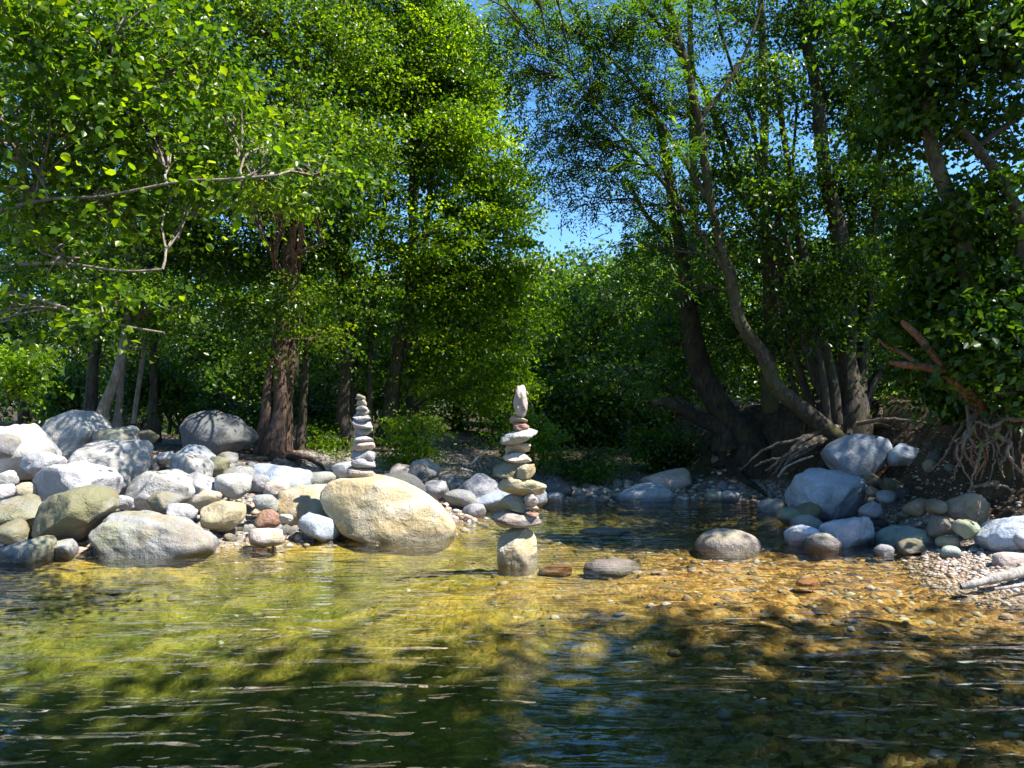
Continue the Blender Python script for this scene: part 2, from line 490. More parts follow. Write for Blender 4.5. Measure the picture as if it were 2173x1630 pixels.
mp1 = m.n("ShaderNodeMapping", {"Vector": geo, "Rotation": (0, 0, 0.18), "Scale": (1.7, 5.2, 1.0)}).outputs[0]
mp2 = m.n("ShaderNodeMapping", {"Vector": geo, "Rotation": (0, 0, -0.25), "Scale": (7.0, 17.0, 1.0)}).outputs[0]
h1 = m.noise(mp1, 1.0, 1.0, 0.4, 1.6)
h2 = m.noise(mp2, 1.0, 1.0, 0.4, 1.2)
hh = m.math('ADD', h1, m.math('MULTIPLY', h2, 0.22))
bmp = m.n("ShaderNodeBump", {"Strength": 1.0, "Distance": 0.024, "Height": hh}).outputs[0]
fr = m.n("ShaderNodeFresnel", {"IOR": 1.33, "Normal": bmp}).outputs[0]
gl = m.n("ShaderNodeBsdfGlossy", {"Color": (1, 1, 1, 1), "Roughness": 0.02, "Normal": bmp})
tr = m.n("ShaderNodeBsdfTransparent", {0: (0.97, 0.99, 0.95, 1)})
m.surface(m.n("ShaderNodeMixShader", {0: fr, 1: tr.outputs[0], 2: gl.outputs[0]}).outputs[0])
va = m.n("ShaderNodeVolumeAbsorption", {"Color": (0.40, 0.66, 0.56, 1), "Density": 1.0})
m.t.links.new(va.outputs[0], m.out.inputs[1])
wv = np.vstack([top, low, cen])
tri = np.vstack([wf[:, [0, 1, 2]], wf[:, [0, 2, 3]], wall[:, [0, 1, 2]], wall[:, [0, 2, 3]], bot[:, [0, 1, 3]]])
link("stream_water", make_mesh("stream_water", wv, tri), m.mat, kind="structure")

# distant hill closing the valley
hx = np.linspace(-420, 420, 70)
hy = np.linspace(150, 520, 36)
HX, HY = np.meshgrid(hx, hy)
hp = np.stack([HX, HY, 0 * HX], -1).reshape(-1, 3)
HZ = (sstep(150, 420, HY) * (62 + 14 * np.cos(HX * 0.018)) + fbm(hp * 0.02, 5, 4).reshape(HX.shape) * 7 * sstep(150, 260, HY) +
      fbm(hp * 0.2, 8, 2).reshape(HX.shape) * 2.0)
hi = np.arange(HX.size).reshape(HX.shape)
m = NT("far_wooded_slope")
hc = m.ramp(m.noise(m.n("ShaderNodeNewGeometry").outputs["Position"], 0.25, 6, 0.7), [(0.3, (0.05, 0.075, 0.06)), (0.6, (0.11, 0.14, 0.10)), (0.75, (0.22, 0.22, 0.2))])
m.surface(m.n("ShaderNodeBsdfPrincipled", {"Base Color": hc, "Roughness": 0.95}).outputs[0])
link("hill", make_mesh("hill", np.stack([HX, HY, HZ - 0.5], -1).reshape(-1, 3),
                       np.stack([hi[:-1, :-1], hi[:-1, 1:], hi[1:, 1:], hi[1:, :-1]], -1).reshape(-1, 4)), m.mat, kind="structure")

# ------------------------------------------------------------------ stones
def rock_verts(seed, rx, ry, rz, sub=3, cuts=6, rough=0.10, power=2.3, tilt=0.0, prof=None, shear=0.0):
    r = np.random.default_rng(seed)
    v, f = ICO[sub]
    v = v.copy()
    nrm = (np.abs(v) ** power).sum(1) ** (1 / power)
    v = v / nrm[:, None]
    asp = np.array([rx, ry, rz]) / max(rx, ry, rz)
    off = r.uniform(-50, 50, 3)
    d = 1 + rough * 1.6 * vnoise(v * 1.1 + off, seed) + rough * 0.8 * vnoise(v * 2.4 + off, seed + 1)
    v = v * d[:, None]
    for _ in range(cuts):
        n = r.normal(size=3)
        n /= np.linalg.norm(n)
        c = r.uniform(0.55, 0.88)
        h = v @ n
        k = h > c
        v[k] -= n * ((h[k] - c) * r.uniform(0.7, 0.95))[:, None]
    if sub >= 3:
        q = v * 5.0 * asp + off
        v = v * (1 + rough * 0.42 * fbm(q, seed + 5, 4))[:, None]
    v = v * asp
    if tilt:
        ct, st = math.cos(tilt), math.sin(tilt)
        v = v @ np.array([[ct, 0, st], [0, 1, 0], [-st, 0, ct]])
    if shear:
        v[:, 0] -= shear * v[:, 2] / asp[2] * asp[0]
    lo, hi_ = v.min(0), v.max(0)
    v = (v - (lo + hi_) / 2) / ((hi_ - lo) / 2)
    if prof is not None:
        s = np.interp(v[:, 0], [p[0] for p in prof], [p[1] for p in prof])
        v[:, 2] = np.where(v[:, 2] > -0.5, -0.5 + (v[:, 2] + 0.5) * s, v[:, 2])
    return v * np.array([rx, ry, rz]), f

SEED = [100]

def stone(name, box, Y, mat, label, cat="boulder", ext=0.25, sub=3, cuts=6, rough=0.10, tilt=0.0, ryk=1.0, prof=None, group=None, power=2.3, shear=0.0, sink=True):
    x0, y0, x1, y1 = box
    SEED[0] += 1
    a = P(x0, (y0 + y1) / 2, Y)
    b = P(x1, (y0 + y1) / 2, Y)
    t = P((x0 + x1) / 2, y0, Y)
    l = P((x0 + x1) / 2, y1 + ext * (y1 - y0), Y)
    rx = (b[0] - a[0]) / 2
    if cat == 'boulder' and sink:
        l[2] = max(min(l[2], gz((a[0] + b[0]) / 2, Y - 0.3 * (b[0] - a[0])) - 0.03), t[2] - 1.45 * (b[0] - a[0]) / 2)
    rz = (t[2] - l[2]) / 2
    ry = ryk * (0.62 * rx + 0.38 * rz)
    v, f = rock_verts(SEED[0], rx, ry, rz, sub, cuts, rough, power, tilt, prof, shear)
    o = link(name, make_mesh(name, v, f), ROCK[mat], loc=((a[0] + b[0]) / 2, Y, (t[2] + l[2]) / 2), label=label, category=cat)
    if group:
        o["group"] = group
    return o

B = "boulder"
# left bank, from back to front
for box, Y, mat, lab, kw in [
    ((385, 870, 545, 975), 10.3, 'dark', "large dark slanting boulder in shade left of the reddish double trunk", dict(cuts=10, sub=4)),
    ((80, 870, 240, 985), 9.2, 'white', "dappled boulder topping the left pile below the pale leaning trunk", dict(sub=4)),
    ((205, 903, 300, 985), 8.9, 'grey', "dappled grey boulder at the right shoulder of the pile top", {}),
    ((292, 912, 338, 965), 9.0, 'brown', "small brown speckled boulder right of the pile top", {}),
    ((-45, 898, 128, 1030), 8.1, 'white', "big white boulder at the left picture edge", dict(sub=4)),
    ((-35, 920, 38, 1005), 7.75, 'grey', "grey shadowed boulder against the white one at the left edge", {}),
    ((128, 932, 320, 1090), 8.0, 'white', "largest bright white boulder in the middle of the left pile", dict(sub=5, cuts=8)),
    ((45, 958, 135, 1035), 7.7, 'lav', "greyish dappled boulder left of the largest white one", {}),
    ((78, 978, 245, 1100), 7.3, 'lav', "pale lavender boulder behind the olive boulder", dict(sub=4, cuts=8)),
    ((-15, 997, 38, 1040), 7.3, 'white', "small rounded white stone at the left edge above the mossy ones", {}),
    ((-20, 1027, 32, 1060), 7.1, 'lav', "small lavender stone at the left edge below a white stone", {}),
    ((28, 1023, 84, 1062), 7.2, 'tan', "flat tan stone between left-edge stones and the olive boulder", {}),
    ((-30, 1050, 105, 1120), 6.8, 'olive', "mossy dark green boulder at the left edge", dict(sub=4)),
    ((-30, 1102, 62, 1165), 6.45, 'olive', "mossy rounded stone at the left edge near the water", {}),
    ((70, 1030, 247, 1168), 6.5, 'olive', "big rounded olive boulder with mossy face beside the water", dict(sub=5, cuts=3, power=2.1, tilt=.3, rough=.08, shear=-.15)),
    ((-10, 1138, 112, 1195), 6.05, 'grey', "low pale-and-grey stone in the water at the left edge", dict(sub=4)),
    ((88, 1143, 165, 1185), 6.2, 'grey', "small grey stone at the foot of the olive boulder", {}),
    ((222, 1083, 468, 1172), 6.5, 'grey', "wide flat grey boulder sloping into the water", dict(sub=5, cuts=6, rough=0.13, ext=.6, shear=.3)),
    ((272, 997, 415, 1100), 7.6, 'white', "bright white pyramid-shaped boulder right of the largest one", dict(sub=4, cuts=7)),
    ((316, 1044, 374, 1088), 7.0, 'grey', "smooth grey oval stone lying before the bright pyramid-shaped boulder", {}),
    ((356, 1067, 416, 1112), 6.85, 'lav', "purplish stone behind the wide flat grey boulder", {}),
    ((236, 1050, 284, 1100), 6.85, 'lav', "lavender slab squeezed between the olive boulder and small gravel", dict(cuts=9)),
    ((352, 957, 452, 1030), 8.4, 'white', "white boulder half in shade below the dark slanting boulder", dict(sub=4)),
    ((372, 1000, 474, 1070), 7.8, 'lav', "rounded lavender boulder with a cream underside mid left bank", dict(sub=4)),
    ((456, 1004, 534, 1072), 7.8, 'white', "white rounded boulder right of the lavender one", {}),
    ((408, 1038, 474, 1085), 7.35, 'tan', "small cream boulder below the lavender one", {}),
    ((424, 1062, 518, 1128), 6.95, 'tan', "tan angular boulder near the water between flat grey boulder and red gravel", dict(sub=4, cuts=10)),
    ((523, 1006, 574, 1066), 8.0, 'lav', "pale upright stone left of the pinkish brown one", {}),
    ((558, 1014, 618, 1050), 7.8, 'pink', "pinkish brown stone left of the tan boulder", dict(cuts=9)),
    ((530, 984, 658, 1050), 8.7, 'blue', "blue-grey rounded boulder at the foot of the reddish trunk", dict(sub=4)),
    ((538, 1048, 594, 1085), 7.5, 'grey', "grey stone beside the tan boulder's left flank", {}),
    ((578, 1026, 742, 1125), 7.75, 'tan', "big tan boulder partly hidden behind the cairn boulder", dict(sub=4)),
    ((594, 1090, 624, 1128), 6.85, 'white', "small upright white stone at the water left of the cairn boulder", {}),
    ((636, 1088, 724, 1140), 7.0, 'blue', "blue-grey stone against the left side of the cairn boulder", {}),
    ((528, 1119, 604, 1145), 6.6, 'pink', "flat pinkish stone at the waterline left of the cairn boulder", dict(ext=.6, sink=False, cuts=4)),
    ((540, 1080, 600, 1115), 7.05, 'red', "dull red stone among gravel left of the cairn boulder", dict(cuts=9)),
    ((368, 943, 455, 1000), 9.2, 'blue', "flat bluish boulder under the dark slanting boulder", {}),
    ((450, 958, 508, 998), 9.4, 'grey', "grey round stone below the right end of the dark slanting boulder", {}),
    ((333, 957, 374, 1005), 8.8, 'white', "pale stone left of the half-shaded white boulder", {}),
    ((290, 972, 338, 1008), 8.7, 'dark', "dark wedge of stone behind the largest white boulder", {}),
    ((468, 988, 540, 1022), 8.5, 'grey', "low grey boulder left of the blue-grey one", {}),
    ((432, 968, 490, 1005), 8.9, 'olive', "olive-grey stone behind the half-shaded white boulder", {}),
]:
    stone(B, box, Y, mat, lab, **({'cuts': 11, 'rough': .15} | kw))

# the boulder that carries the left cairn
stone(B, (688, 1007, 968, 1139), 7.3, 'gold', "large golden lichened boulder carrying the left cairn, bright on top", sub=5, cuts=3, rough=0.06, power=2.5, ryk=0.9, shear=0.42, ext=0.12)
# far shore
for box, Y, mat, lab, kw in [
    ((703, 978, 764, 1020), 9.6, 'white', "pale boulder just behind the base of the left cairn", {}),
    ((640, 1000, 712, 1035), 9.0, 'grey', "grey boulder behind the tan one at the foot of the roots", {}),
    ((796, 1000, 905, 1040), 9.3, 'dark', "dark low boulder right of the left cairn base", {}),
    ((826, 983, 884, 1018), 9.9, 'pink', "pinkish white rock behind the dark ones in the gap between cairns", dict(cuts=9)),
    ((868, 972, 934, 1012), 10.3, 'white', "pale jagged rock on the far shore below the bright shrub", dict(cuts=10)),
    ((858, 984, 928, 1032), 9.8, 'dark', "black jagged rock on the far shore between the cairns", dict(cuts=12, rough=.16)),
    ((893, 1018, 953, 1060), 9.4, 'lav', "white-and-lavender rock at the far waterline", dict(cuts=8)),
    ((926, 1008, 982, 1048), 9.9, 'dark', "dark rock left of the long lavender slab", {}),
    ((963, 1003, 1072, 1075), 9.7, 'lav', "long lavender slab on the far shore left of the right cairn", dict(sub=4, cuts=10)),
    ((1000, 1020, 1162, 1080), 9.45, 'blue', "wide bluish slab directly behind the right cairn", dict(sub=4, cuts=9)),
    ((940, 1038, 1015, 1075), 9.2, 'grey', "grey rounded rock in front of the lavender slab", {}),
    ((978, 1067, 1032, 1094), 8.7, 'lav', "small pale stone poking out of the water behind the boulder", {}),
    ((1128, 1023, 1218, 1062), 10.4, 'dark', "low dark slab on the far shore right of the right cairn", {}),
    ((1156, 1044, 1199, 1072), 10.0, 'lav', "small purplish stone before the low dark slab", {}),
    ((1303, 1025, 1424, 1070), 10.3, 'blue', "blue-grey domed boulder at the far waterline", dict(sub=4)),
    ((1358, 992, 1468, 1050), 11.0, 'pink', "pinkish white boulder behind the blue-grey domed one", dict(sub=4, cuts=8)),
    ((1496, 1042, 1545, 1068), 10.2, 'tan', "small pale stone on the far shore right of the domed boulder", {}),
    ((1530, 1040, 1578, 1068), 10.1, 'lav', "pointed lavender stone at the end of the far gravel", {}),
    ((1262, 1050, 1292, 1068), 10.1, 'grey', "small grey stone left of the domed boulder", {}),
    ((1200, 1036, 1245, 1062), 10.6, 'grey', "grey cobble half hidden behind the small purplish stone", {}),
    # standing in the water
    ((1474, 1122, 1616, 1172), 6.7, 'pink', "domed pink-and-lavender stone alone in the water on the right", dict(sub=4, cuts=1, rough=.05, power=2.1, ext=.8)),
    ((1236, 1186, 1362, 1208), 5.95, 'pink', "flat pale stone barely breaking the surface right of the right cairn", dict(ext=0.5, cuts=2)),
    ((1226, 1120, 1338, 1131), 7.6, 'grey', "thin grey stone level with the water behind the right cairn", dict(ext=.6, sink=False, cuts=2)),
    ((1143, 1197, 1214, 1222), 5.9, 'orange', "bright orange stone under water beside the right cairn", dict(ext=0.2, sink=False)),
    ((1686, 1227, 1738, 1243), 5.2, 'orange', "small orange stone under water off the right bank", dict(ext=.2, sink=False)),
    # right bank
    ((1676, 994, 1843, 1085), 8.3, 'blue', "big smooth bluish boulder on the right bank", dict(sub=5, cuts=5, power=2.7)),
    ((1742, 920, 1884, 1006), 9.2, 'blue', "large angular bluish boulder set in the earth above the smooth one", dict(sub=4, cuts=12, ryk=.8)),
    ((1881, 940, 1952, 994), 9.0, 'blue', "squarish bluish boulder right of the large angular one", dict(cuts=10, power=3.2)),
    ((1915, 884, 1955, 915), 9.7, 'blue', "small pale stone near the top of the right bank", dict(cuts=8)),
    ((1830, 1003, 1868, 1028), 8.4, 'brown', "small brown stone touching the big smooth bluish boulder", {}),
    ((1866, 1013, 1918, 1045), 8.5, 'brown', "brown rock above a heap of cobbles on the right bank", dict(cuts=9)),
    ((1836, 1031, 1870, 1068), 8.0, 'brown', "upright brown cobble right of the smooth bluish boulder", {}),
    ((1862, 1040, 1904, 1078), 7.9, 'grey', "grey cobble in the heap on the right bank", {}),
    ((1823, 1063, 1876, 1094), 7.6, 'lav', "lavender pointed stone at the water below the heap of cobbles", dict(cuts=9)),
    ((1998, 1043, 2100, 1130), 6.7, 'brown', "largest smooth brown boulder under the hanging roots", dict(sub=4)),
    ((1966, 1060, 2010, 1112), 6.65, 'brown', "brown boulder against the left of the largest brown one", {}),
    ((1922, 1056, 1978, 1107), 6.85, 'brown', "dark brown boulder in the row under the bank", {}),
    ((1972, 1096, 2036, 1145), 6.5, 'brown', "low brown boulder before the row under the bank", {}),
    ((2022, 1102, 2078, 1158), 6.25, 'green', "upright green-grey stone near the right edge", dict(cuts=8)),
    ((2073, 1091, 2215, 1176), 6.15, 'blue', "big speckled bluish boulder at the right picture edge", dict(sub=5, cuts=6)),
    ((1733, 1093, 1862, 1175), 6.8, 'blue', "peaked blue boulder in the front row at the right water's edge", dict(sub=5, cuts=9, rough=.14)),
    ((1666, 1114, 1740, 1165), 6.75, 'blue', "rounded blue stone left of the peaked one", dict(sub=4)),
    ((1711, 1130, 1786, 1165), 6.5, 'stripe', "brown streaked stone before the peaked blue boulder", {}),
    ((1859, 1116, 1970, 1178), 6.7, 'green', "rounded green-grey boulder right of the peaked blue one", dict(sub=4)),
    ((1903, 1142, 1958, 1178), 6.3, 'brown', "brown cobble before the rounded green-grey boulder", {}),
    ((1851, 1154, 1896, 1187), 6.3, 'lav', "purplish cobble at the water before the green-grey boulder", {}),
    ((1962, 1118, 1994, 1152), 6.6, 'brown', "small brown cobble right of the green-grey boulder", {}),
    ((1988, 1136, 2031, 1160), 6.35, 'tan', "yellowish flat cobble near the upright green-grey stone", {}),
    ((1992, 1158, 2038, 1188), 6.05, 'green', "smooth greenish cobble at the edge of the gravel", {}),
    ((1648, 1077, 1703, 1102), 8.0, 'green', "dark greenish stone in the water left of the smooth boulder", {}),
    ((1682, 1091, 1754, 1124), 7.6, 'grey', "dim grey stone in the water below the smooth boulder", {}),
    ((1690, 1066, 1745, 1094), 8.0, 'brown', "brown stone propping up the smooth bluish boulder", {}),
    ((1608, 1057, 1665, 1075), 9.0, 'grey', "flat dim stone in the dark far corner of the pool", {}),
    ((2106, 1174, 2190, 1210), 5.6, 'pink', "brick-shaped pinkish stone on the gravel at the right edge", dict(cuts=5, power=4.5, ext=.1)),
    ((2150, 1125, 2210, 1170), 5.95, 'lav', "small dark-shadowed stone at the right edge before the speckled boulder", {}),
]:
    stone(B, box, Y, mat, lab, **kw)

# the two cairns, each stone a thing of its own
C1 = [((759, 838, 774, 850), 'grey', "tiny round stone on the very top of the left cairn"),
      ((758, 847, 777, 864), 'pink', "small pinkish stone second from the top of the left cairn"),
      ((757, 862, 780, 871), 'grey', "small flat stone third from the top of the left cairn"),
      ((758, 869, 781, 880), 'pink', "small wedge stone fourth from the top of the left cairn"),
      ((753, 877, 782, 887), 'grey', "thin flat stone fifth from the top of the left cairn"),
      ((751, 884, 786, 895), 'lav', "thin tilted stone sixth from the top of the left cairn"),
      ((749, 892, 790, 909), 'lav', "flat oval lavender-grey stone seventh from the top of the left cairn"),
      ((752, 906, 789, 925), 'grey', "thick rounded grey stone eighth from the top of the left cairn"),
      ((753, 922, 790, 938), 'lav', "wedge stone fifth from the bottom of the left cairn"),
      ((749, 936, 794, 957), 'pink', "rounded pinkish stone fourth from the bottom of the left cairn"),
      ((747, 953, 795, 978), 'lav', "tilted lavender-grey stone third from the bottom of the left cairn"),
      ((749, 972, 796, 993), 'lav', "rough stone second from the bottom of the left cairn"),
      ((734, 989, 799, 1016), 'pink', "widest pinkish stone at the bottom of the left cairn")]
for i, (box, mat, lab) in enumerate(C1):
    stone("cairn_stone", (box[0] - 2, box[1] - 1.5, box[2] + 2, box[3] + 1.5), 7.3 + 0.02 * math.sin(i * 2.1), mat, lab, "stone", ext=0.0, sub=3, cuts=9, rough=.15, power=2.8, tilt=random.uniform(-.16, .16), ryk=1.15,
          group="stones stacked in the left cairn")
C2 = [((1089, 816, 1120, 886), 6.0, 'pink', "tall upright stone crowning the right cairn", dict(power=3.0, cuts=5, prof=[(-1, 1), (1, 1)])),
      ((1081, 880, 1120, 899), 6.0, 'pink', "pale pink stone under the tall crowning stone of the right cairn", dict()),
      ((1088, 896, 1124, 915), 6.0, 'red', "small reddish stone above the broad white one in the right cairn", dict(power=3.4)),
      ((1062, 908, 1142, 946), 6.0, 'white', "broad white stone tilted to the right in the upper right cairn", dict(tilt=.16, power=2.8)),
      ((1071, 940, 1127, 966), 6.02, 'tan', "tan block under the broad white stone of the right cairn", dict(power=3.6, cuts=8)),
      ((1067, 960, 1129, 983), 6.0, 'pink', "pinkish slab below the tan block of the right cairn", dict(power=3.2, tilt=-.12, cuts=8)),
      ((1046, 977, 1124, 1017), 6.05, 'olive', "olive-brown stone in the middle of the right cairn", dict(power=3.0, cuts=8)),
      ((1096, 984, 1137, 1018), 5.93, 'tan', "orange-tinted stone leaning on the olive one in the right cairn", dict(cuts=5)),
      ((1055, 1010, 1160, 1054), 6.0, 'tan', "wide cream stone jutting to the right in the right cairn", dict(tilt=-.14, cuts=7)),
      ((1054, 1045, 1134, 1087), 6.03, 'grey', "grey rounded stone below the wide cream one of the right cairn", dict()),
      ((1112, 1046, 1141, 1078), 5.92, 'pink', "small pink-and-white stone wedged at the right of the right cairn", dict(cuts=9)),
      ((1115, 1072, 1145, 1085), 5.93, 'pink', "thin pink pebble wedged in the right side of the right cairn", dict()),
      ((1112, 1083, 1144, 1098), 5.92, 'red', "flat reddish pebble above the striped stone of the right cairn", dict()),
      ((1040, 1080, 1149, 1122), 6.0, 'stripe', "dark striped wide stone resting on the base stone of the right cairn", dict(tilt=.05, cuts=8))]
for box, Y, mat, lab, kw in C2:
    stone("cairn_stone", box, Y, mat, lab, "stone", ext=0.0, sub=4, rough=.15, ryk=1.05, group="stones stacked in the right cairn", **({'cuts': 10, 'power': 2.7} | kw))
stone("cairn_stone", (1054, 1118, 1141, 1192), 6.0, 'gold', "egg-shaped base stone of the right cairn standing in the water", "stone", ext=.55, sub=5, cuts=5, rough=.08,
      power=2.6, group="stones stacked in the right cairn")

# cobbles between the boulders (countable, alike)
COBBLE = {}
for k in range(10):
    v, f = rock_verts(900 + k, 1, random.uniform(.75, 1.1), random.uniform(.5, .8), 3, 9, .17)
    COBBLE[k] = make_mesh("cobble", v, f)

def cobble(x, y, r, mat, label, group, up=0.25):
    k = random.randrange(10)
    key = (k, mat)
    if key not in COBBLE:
        me = COBBLE[k].copy()
        me.materials.clear()
        me.materials.append(ROCK[mat])
        COBBLE[key] = me
    o = bpy.data.objects.new("cobble", COBBLE[key])
    COL.objects.link(o)
    o.location = (x, y, gz(x, y) + r * up)
    o.rotation_euler = (random.uniform(-.3, .3), random.uniform(-.3, .3), random.uniform(0, 6.28))
    o.scale = (r, r, r)
    o["label"], o["category"], o["group"] = label, "stone", group

for i in range(80):
    t = random.random()
    y = random.uniform(6.5, 9.8)
    x = random.uniform(-3.9, -0.7) * (y / 8.0)
    if shore_distance(np.array([x]), np.array([y]))[0] < -0.12:
        continue
    cobble(x, y, random.choice([.04, .05, .06, .07, .09, .11]), random.choice(['white', 'lav', 'grey', 'tan', 'pink', 'white', 'blue']),
           "small pale cobble filling gaps between the left bank boulders", "cobbles among the left boulders")
for i in range(75):
    y = random.uniform(6.7, 8.6)
    x = random.uniform(-2.7, -0.9) * (y / 7.2)
    if shore_distance(np.array([x]), np.array([y]))[0] < -0.05:
        continue
    cobble(x, y, random.choice([.03, .04, .05, .06, .08]), random.choice(['tan', 'pink', 'red', 'grey', 'brown', 'tan', 'white']),
           "small warm-toned cobble on the gravel left of the cairn boulder", "warm cobbles left of the cairn boulder")
for i in range(70):
    y = random.uniform(6.2, 9.4)
    x = random.uniform(3.0, 4.7)
    if shore_distance(np.array([x]), np.array([y]))[0] < -0.1:
        continue
    cobble(x, y, random.choice([.03, .04, .05, .06, .08, .10]), random.choice(['brown', 'grey', 'brown', 'green', 'tan', 'dark']),
           "small dull cobble in the earth of the right bank", "cobbles in the right bank")
for i in range(70):
    x = random.uniform(-0.8, 3.4)
    y = 10.3 + random.uniform(-0.25, 0.9) + 0.3 * abs(x - 1.2) * 0.2
    cobble(x, y, random.choice([.03, .04, .05, .07, .10]), random.choice(['grey', 'lav', 'brown', 'dark', 'pink', 'white']),
           "small cobble on the far shore gravel", "cobbles on the far shore")

# loose pebbles: gravel on the shores and on the stream bed
m = NT("pebbles")
r = m.n("ShaderNodeAttribute", attribute_name="rnd").outputs["Fac"]
pc = m.ramp(r, [(0.0, (0.09, 0.07, 0.05)), (0.2, (0.22, 0.15, 0.10)), (0.4, (0.30, 0.22, 0.165)), (0.6, (0.36, 0.25, 0.17)), (0.8, (0.38, 0.35, 0.34)), (1.0, (0.50, 0.46, 0.43))])
pg = m.n("ShaderNodeNewGeometry").outputs["Position"]
pz = m.n("ShaderNodeSeparateXYZ", {0: pg}).outputs[2]
algae_f = m.math('SUBTRACT', 1.0, m.n("ShaderNodeMapRange", {0: pz, 1: -0.10, 2: 0.0}).outputs[0])
pc = m.mix(m.math('MULTIPLY', algae_f, 0.45), pc, m.ramp(r, [(0.0, (0.12, 0.08, 0.02)), (0.5, (0.34, 0.20, 0.045)), (0.9, (0.50, 0.31, 0.08)), (1.0, (0.50, 0.24, 0.05))]))
pb = m.n("ShaderNodeBump", {"Strength": 0.3, "Distance": 0.01, "Height": m.noise(pg, 60.0, 4)}).outputs[0]
m.surface(m.n("ShaderNodeBsdfPrincipled", {"Base Color": pc, "Roughness": 0.75, "Normal": pb}).outputs[0])
PEB = m.mat

def pebble_field(name, xs, ys, rs, label, sub=1, sink=0.1):
    v, f = ICO[sub]
    n = len(xs)
    zs = ground_z(xs, ys)
    ang = rng.uniform(0, 6.28, n)
    sc = np.stack([rs * rng.uniform(.8, 1.3, n), rs * rng.uniform(.7, 1.0, n), rs * rng.uniform(.4, .7, n)], -1)
    pv = v[None] * sc[:, None, :] * (1 + 0.18 * rng.normal(size=(n, len(v), 1)))
    ca, sa = np.cos(ang)[:, None], np.sin(ang)[:, None]
    q = np.stack([pv[..., 0] * ca - pv[..., 1] * sa, pv[..., 0] * sa + pv[..., 1] * ca, pv[..., 2]], -1)
    q += np.stack([xs, ys, zs + rs * sink], -1)[:, None, :]
    ff = (f[None] + (np.arange(n) * len(v))[:, None, None]).reshape(-1, 3)
    link(name, make_mesh(name, q.reshape(-1, 3), ff, rnd=np.repeat(rng.random(n), len(f))), PEB, kind="stuff", label=label, category="gravel")

n = 6000
ys = 2.2 + 6.2 * rng.random(n) ** 1.1
xs = rng.uniform(-1, 1, n) * (ys * 0.68) + 0.2
k = (shore_distance(xs, ys) < 0.05) & (rng.random(n) < np.clip(0.12 + 0.55 * (xs - 0.2) + 0.25 * (ys - 5), 0.06, 1))
pebble_field("streambed_pebbles", xs[k], ys[k], (0.008 + 0.036 * rng.random(n) ** 4)[k], "amber and olive pebbles lying on the bed of the clear stream", sub=2, sink=-0.12)
n = 16000
xs = rng.uniform(2.0, 4.6, n)
ys = np.where(rng.random(n) < .6, rng.uniform(3.6, 6.4, n), rng.uniform(3.6, 9.6, n))
s_ = shore_distance(xs, ys)
k = (s_ > -0.22) & (s_ < 1.3)
pebble_field("bank_gravel", xs[k], ys[k], (0.006 + 0.024 * rng.random(n) ** 4)[k], "fine pale gravel spread along the right bank", sub=1)
n = 9000
xs = rng.uniform(-4.6, 3.2, n)
ys = rng.uniform(6.3, 11.2, n)
s_ = shore_distance(xs, ys)
k = (s_ > -0.2) & (s_ < 1.9)
pebble_field("shore_gravel", xs[k], ys[k], (0.010 + 0.06 * rng.random(n) ** 3)[k], "mixed gravel along the left and far shore", sub=1)

# ------------------------------------------------------------------ trees
def leaf_geo(base, dirv, nrm, L, W, fold=0.12, droop=0.12):
    dirv = dirv / (np.linalg.norm(dirv, axis=1, keepdims=True) + 1e-9)
    side = np.cross(dirv, nrm)
    side /= np.linalg.norm(side, axis=1, keepdims=True) + 1e-9
    nn = np.cross(side, dirv)
    L = L[:, None]
    W = W[:, None]
    v0 = base
    v1 = base + dirv * 0.48 * L + side * W * 0.5 + nn * fold * W
    v2 = base + dirv * L - nn * droop * L
    v3 = base + dirv * 0.48 * L - side * W * 0.5 + nn * fold * W
    v = np.stack([v0, v1, v2, v3], 1).reshape(-1, 3)
    q = np.arange(len(base)) * 4
    f = np.stack([np.stack([q, q + 1, q + 2], -1), np.stack([q, q + 2, q + 3], -1)], 1).reshape(-1, 3)
    return v, f

def broad_leaves(C, R, per, L, r):
    """clumps of single leaves round the centres C; returns base, dir, normal, length, width, value"""
    n = len(C) * per
    ci = np.repeat(np.arange(len(C)), per)
    o = r.normal(size=(n, 3)) * np.array([0.62, 0.62, 0.13]) * np.repeat(R, per)[:, None]
    tl = r.normal(size=(len(C), 2)) * 0.28
    o[:, 2] += o[:, 0] * tl[ci, 0] + o[:, 1] * tl[ci, 1] - 0.25 * (o[:, 0] ** 2 + o[:, 1] ** 2) / np.repeat(R, per)
    base = C[ci] + o
    d = r.normal(size=(n, 3)) * 0.75 + o / (np.linalg.norm(o, axis=1, keepdims=True) + 1e-6) * 0.6 + np.array([0, 0, -0.25])
    tiltc = r.normal(size=(len(C), 3)) * 0.35
    nr = r.normal(size=(n, 3)) * 0.5 + np.array([0.05, -0.1, 0.9]) + tiltc[ci]
    ll = L * r.uniform(0.5, 1.3, n)
    val = np.clip(0.42 + 0.26 * r.normal(size=len(C))[ci] + 0.22 * r.normal(size=n), 0, 1)
    return base, d, nr, ll, ll * r.uniform(.62, .85, n), val

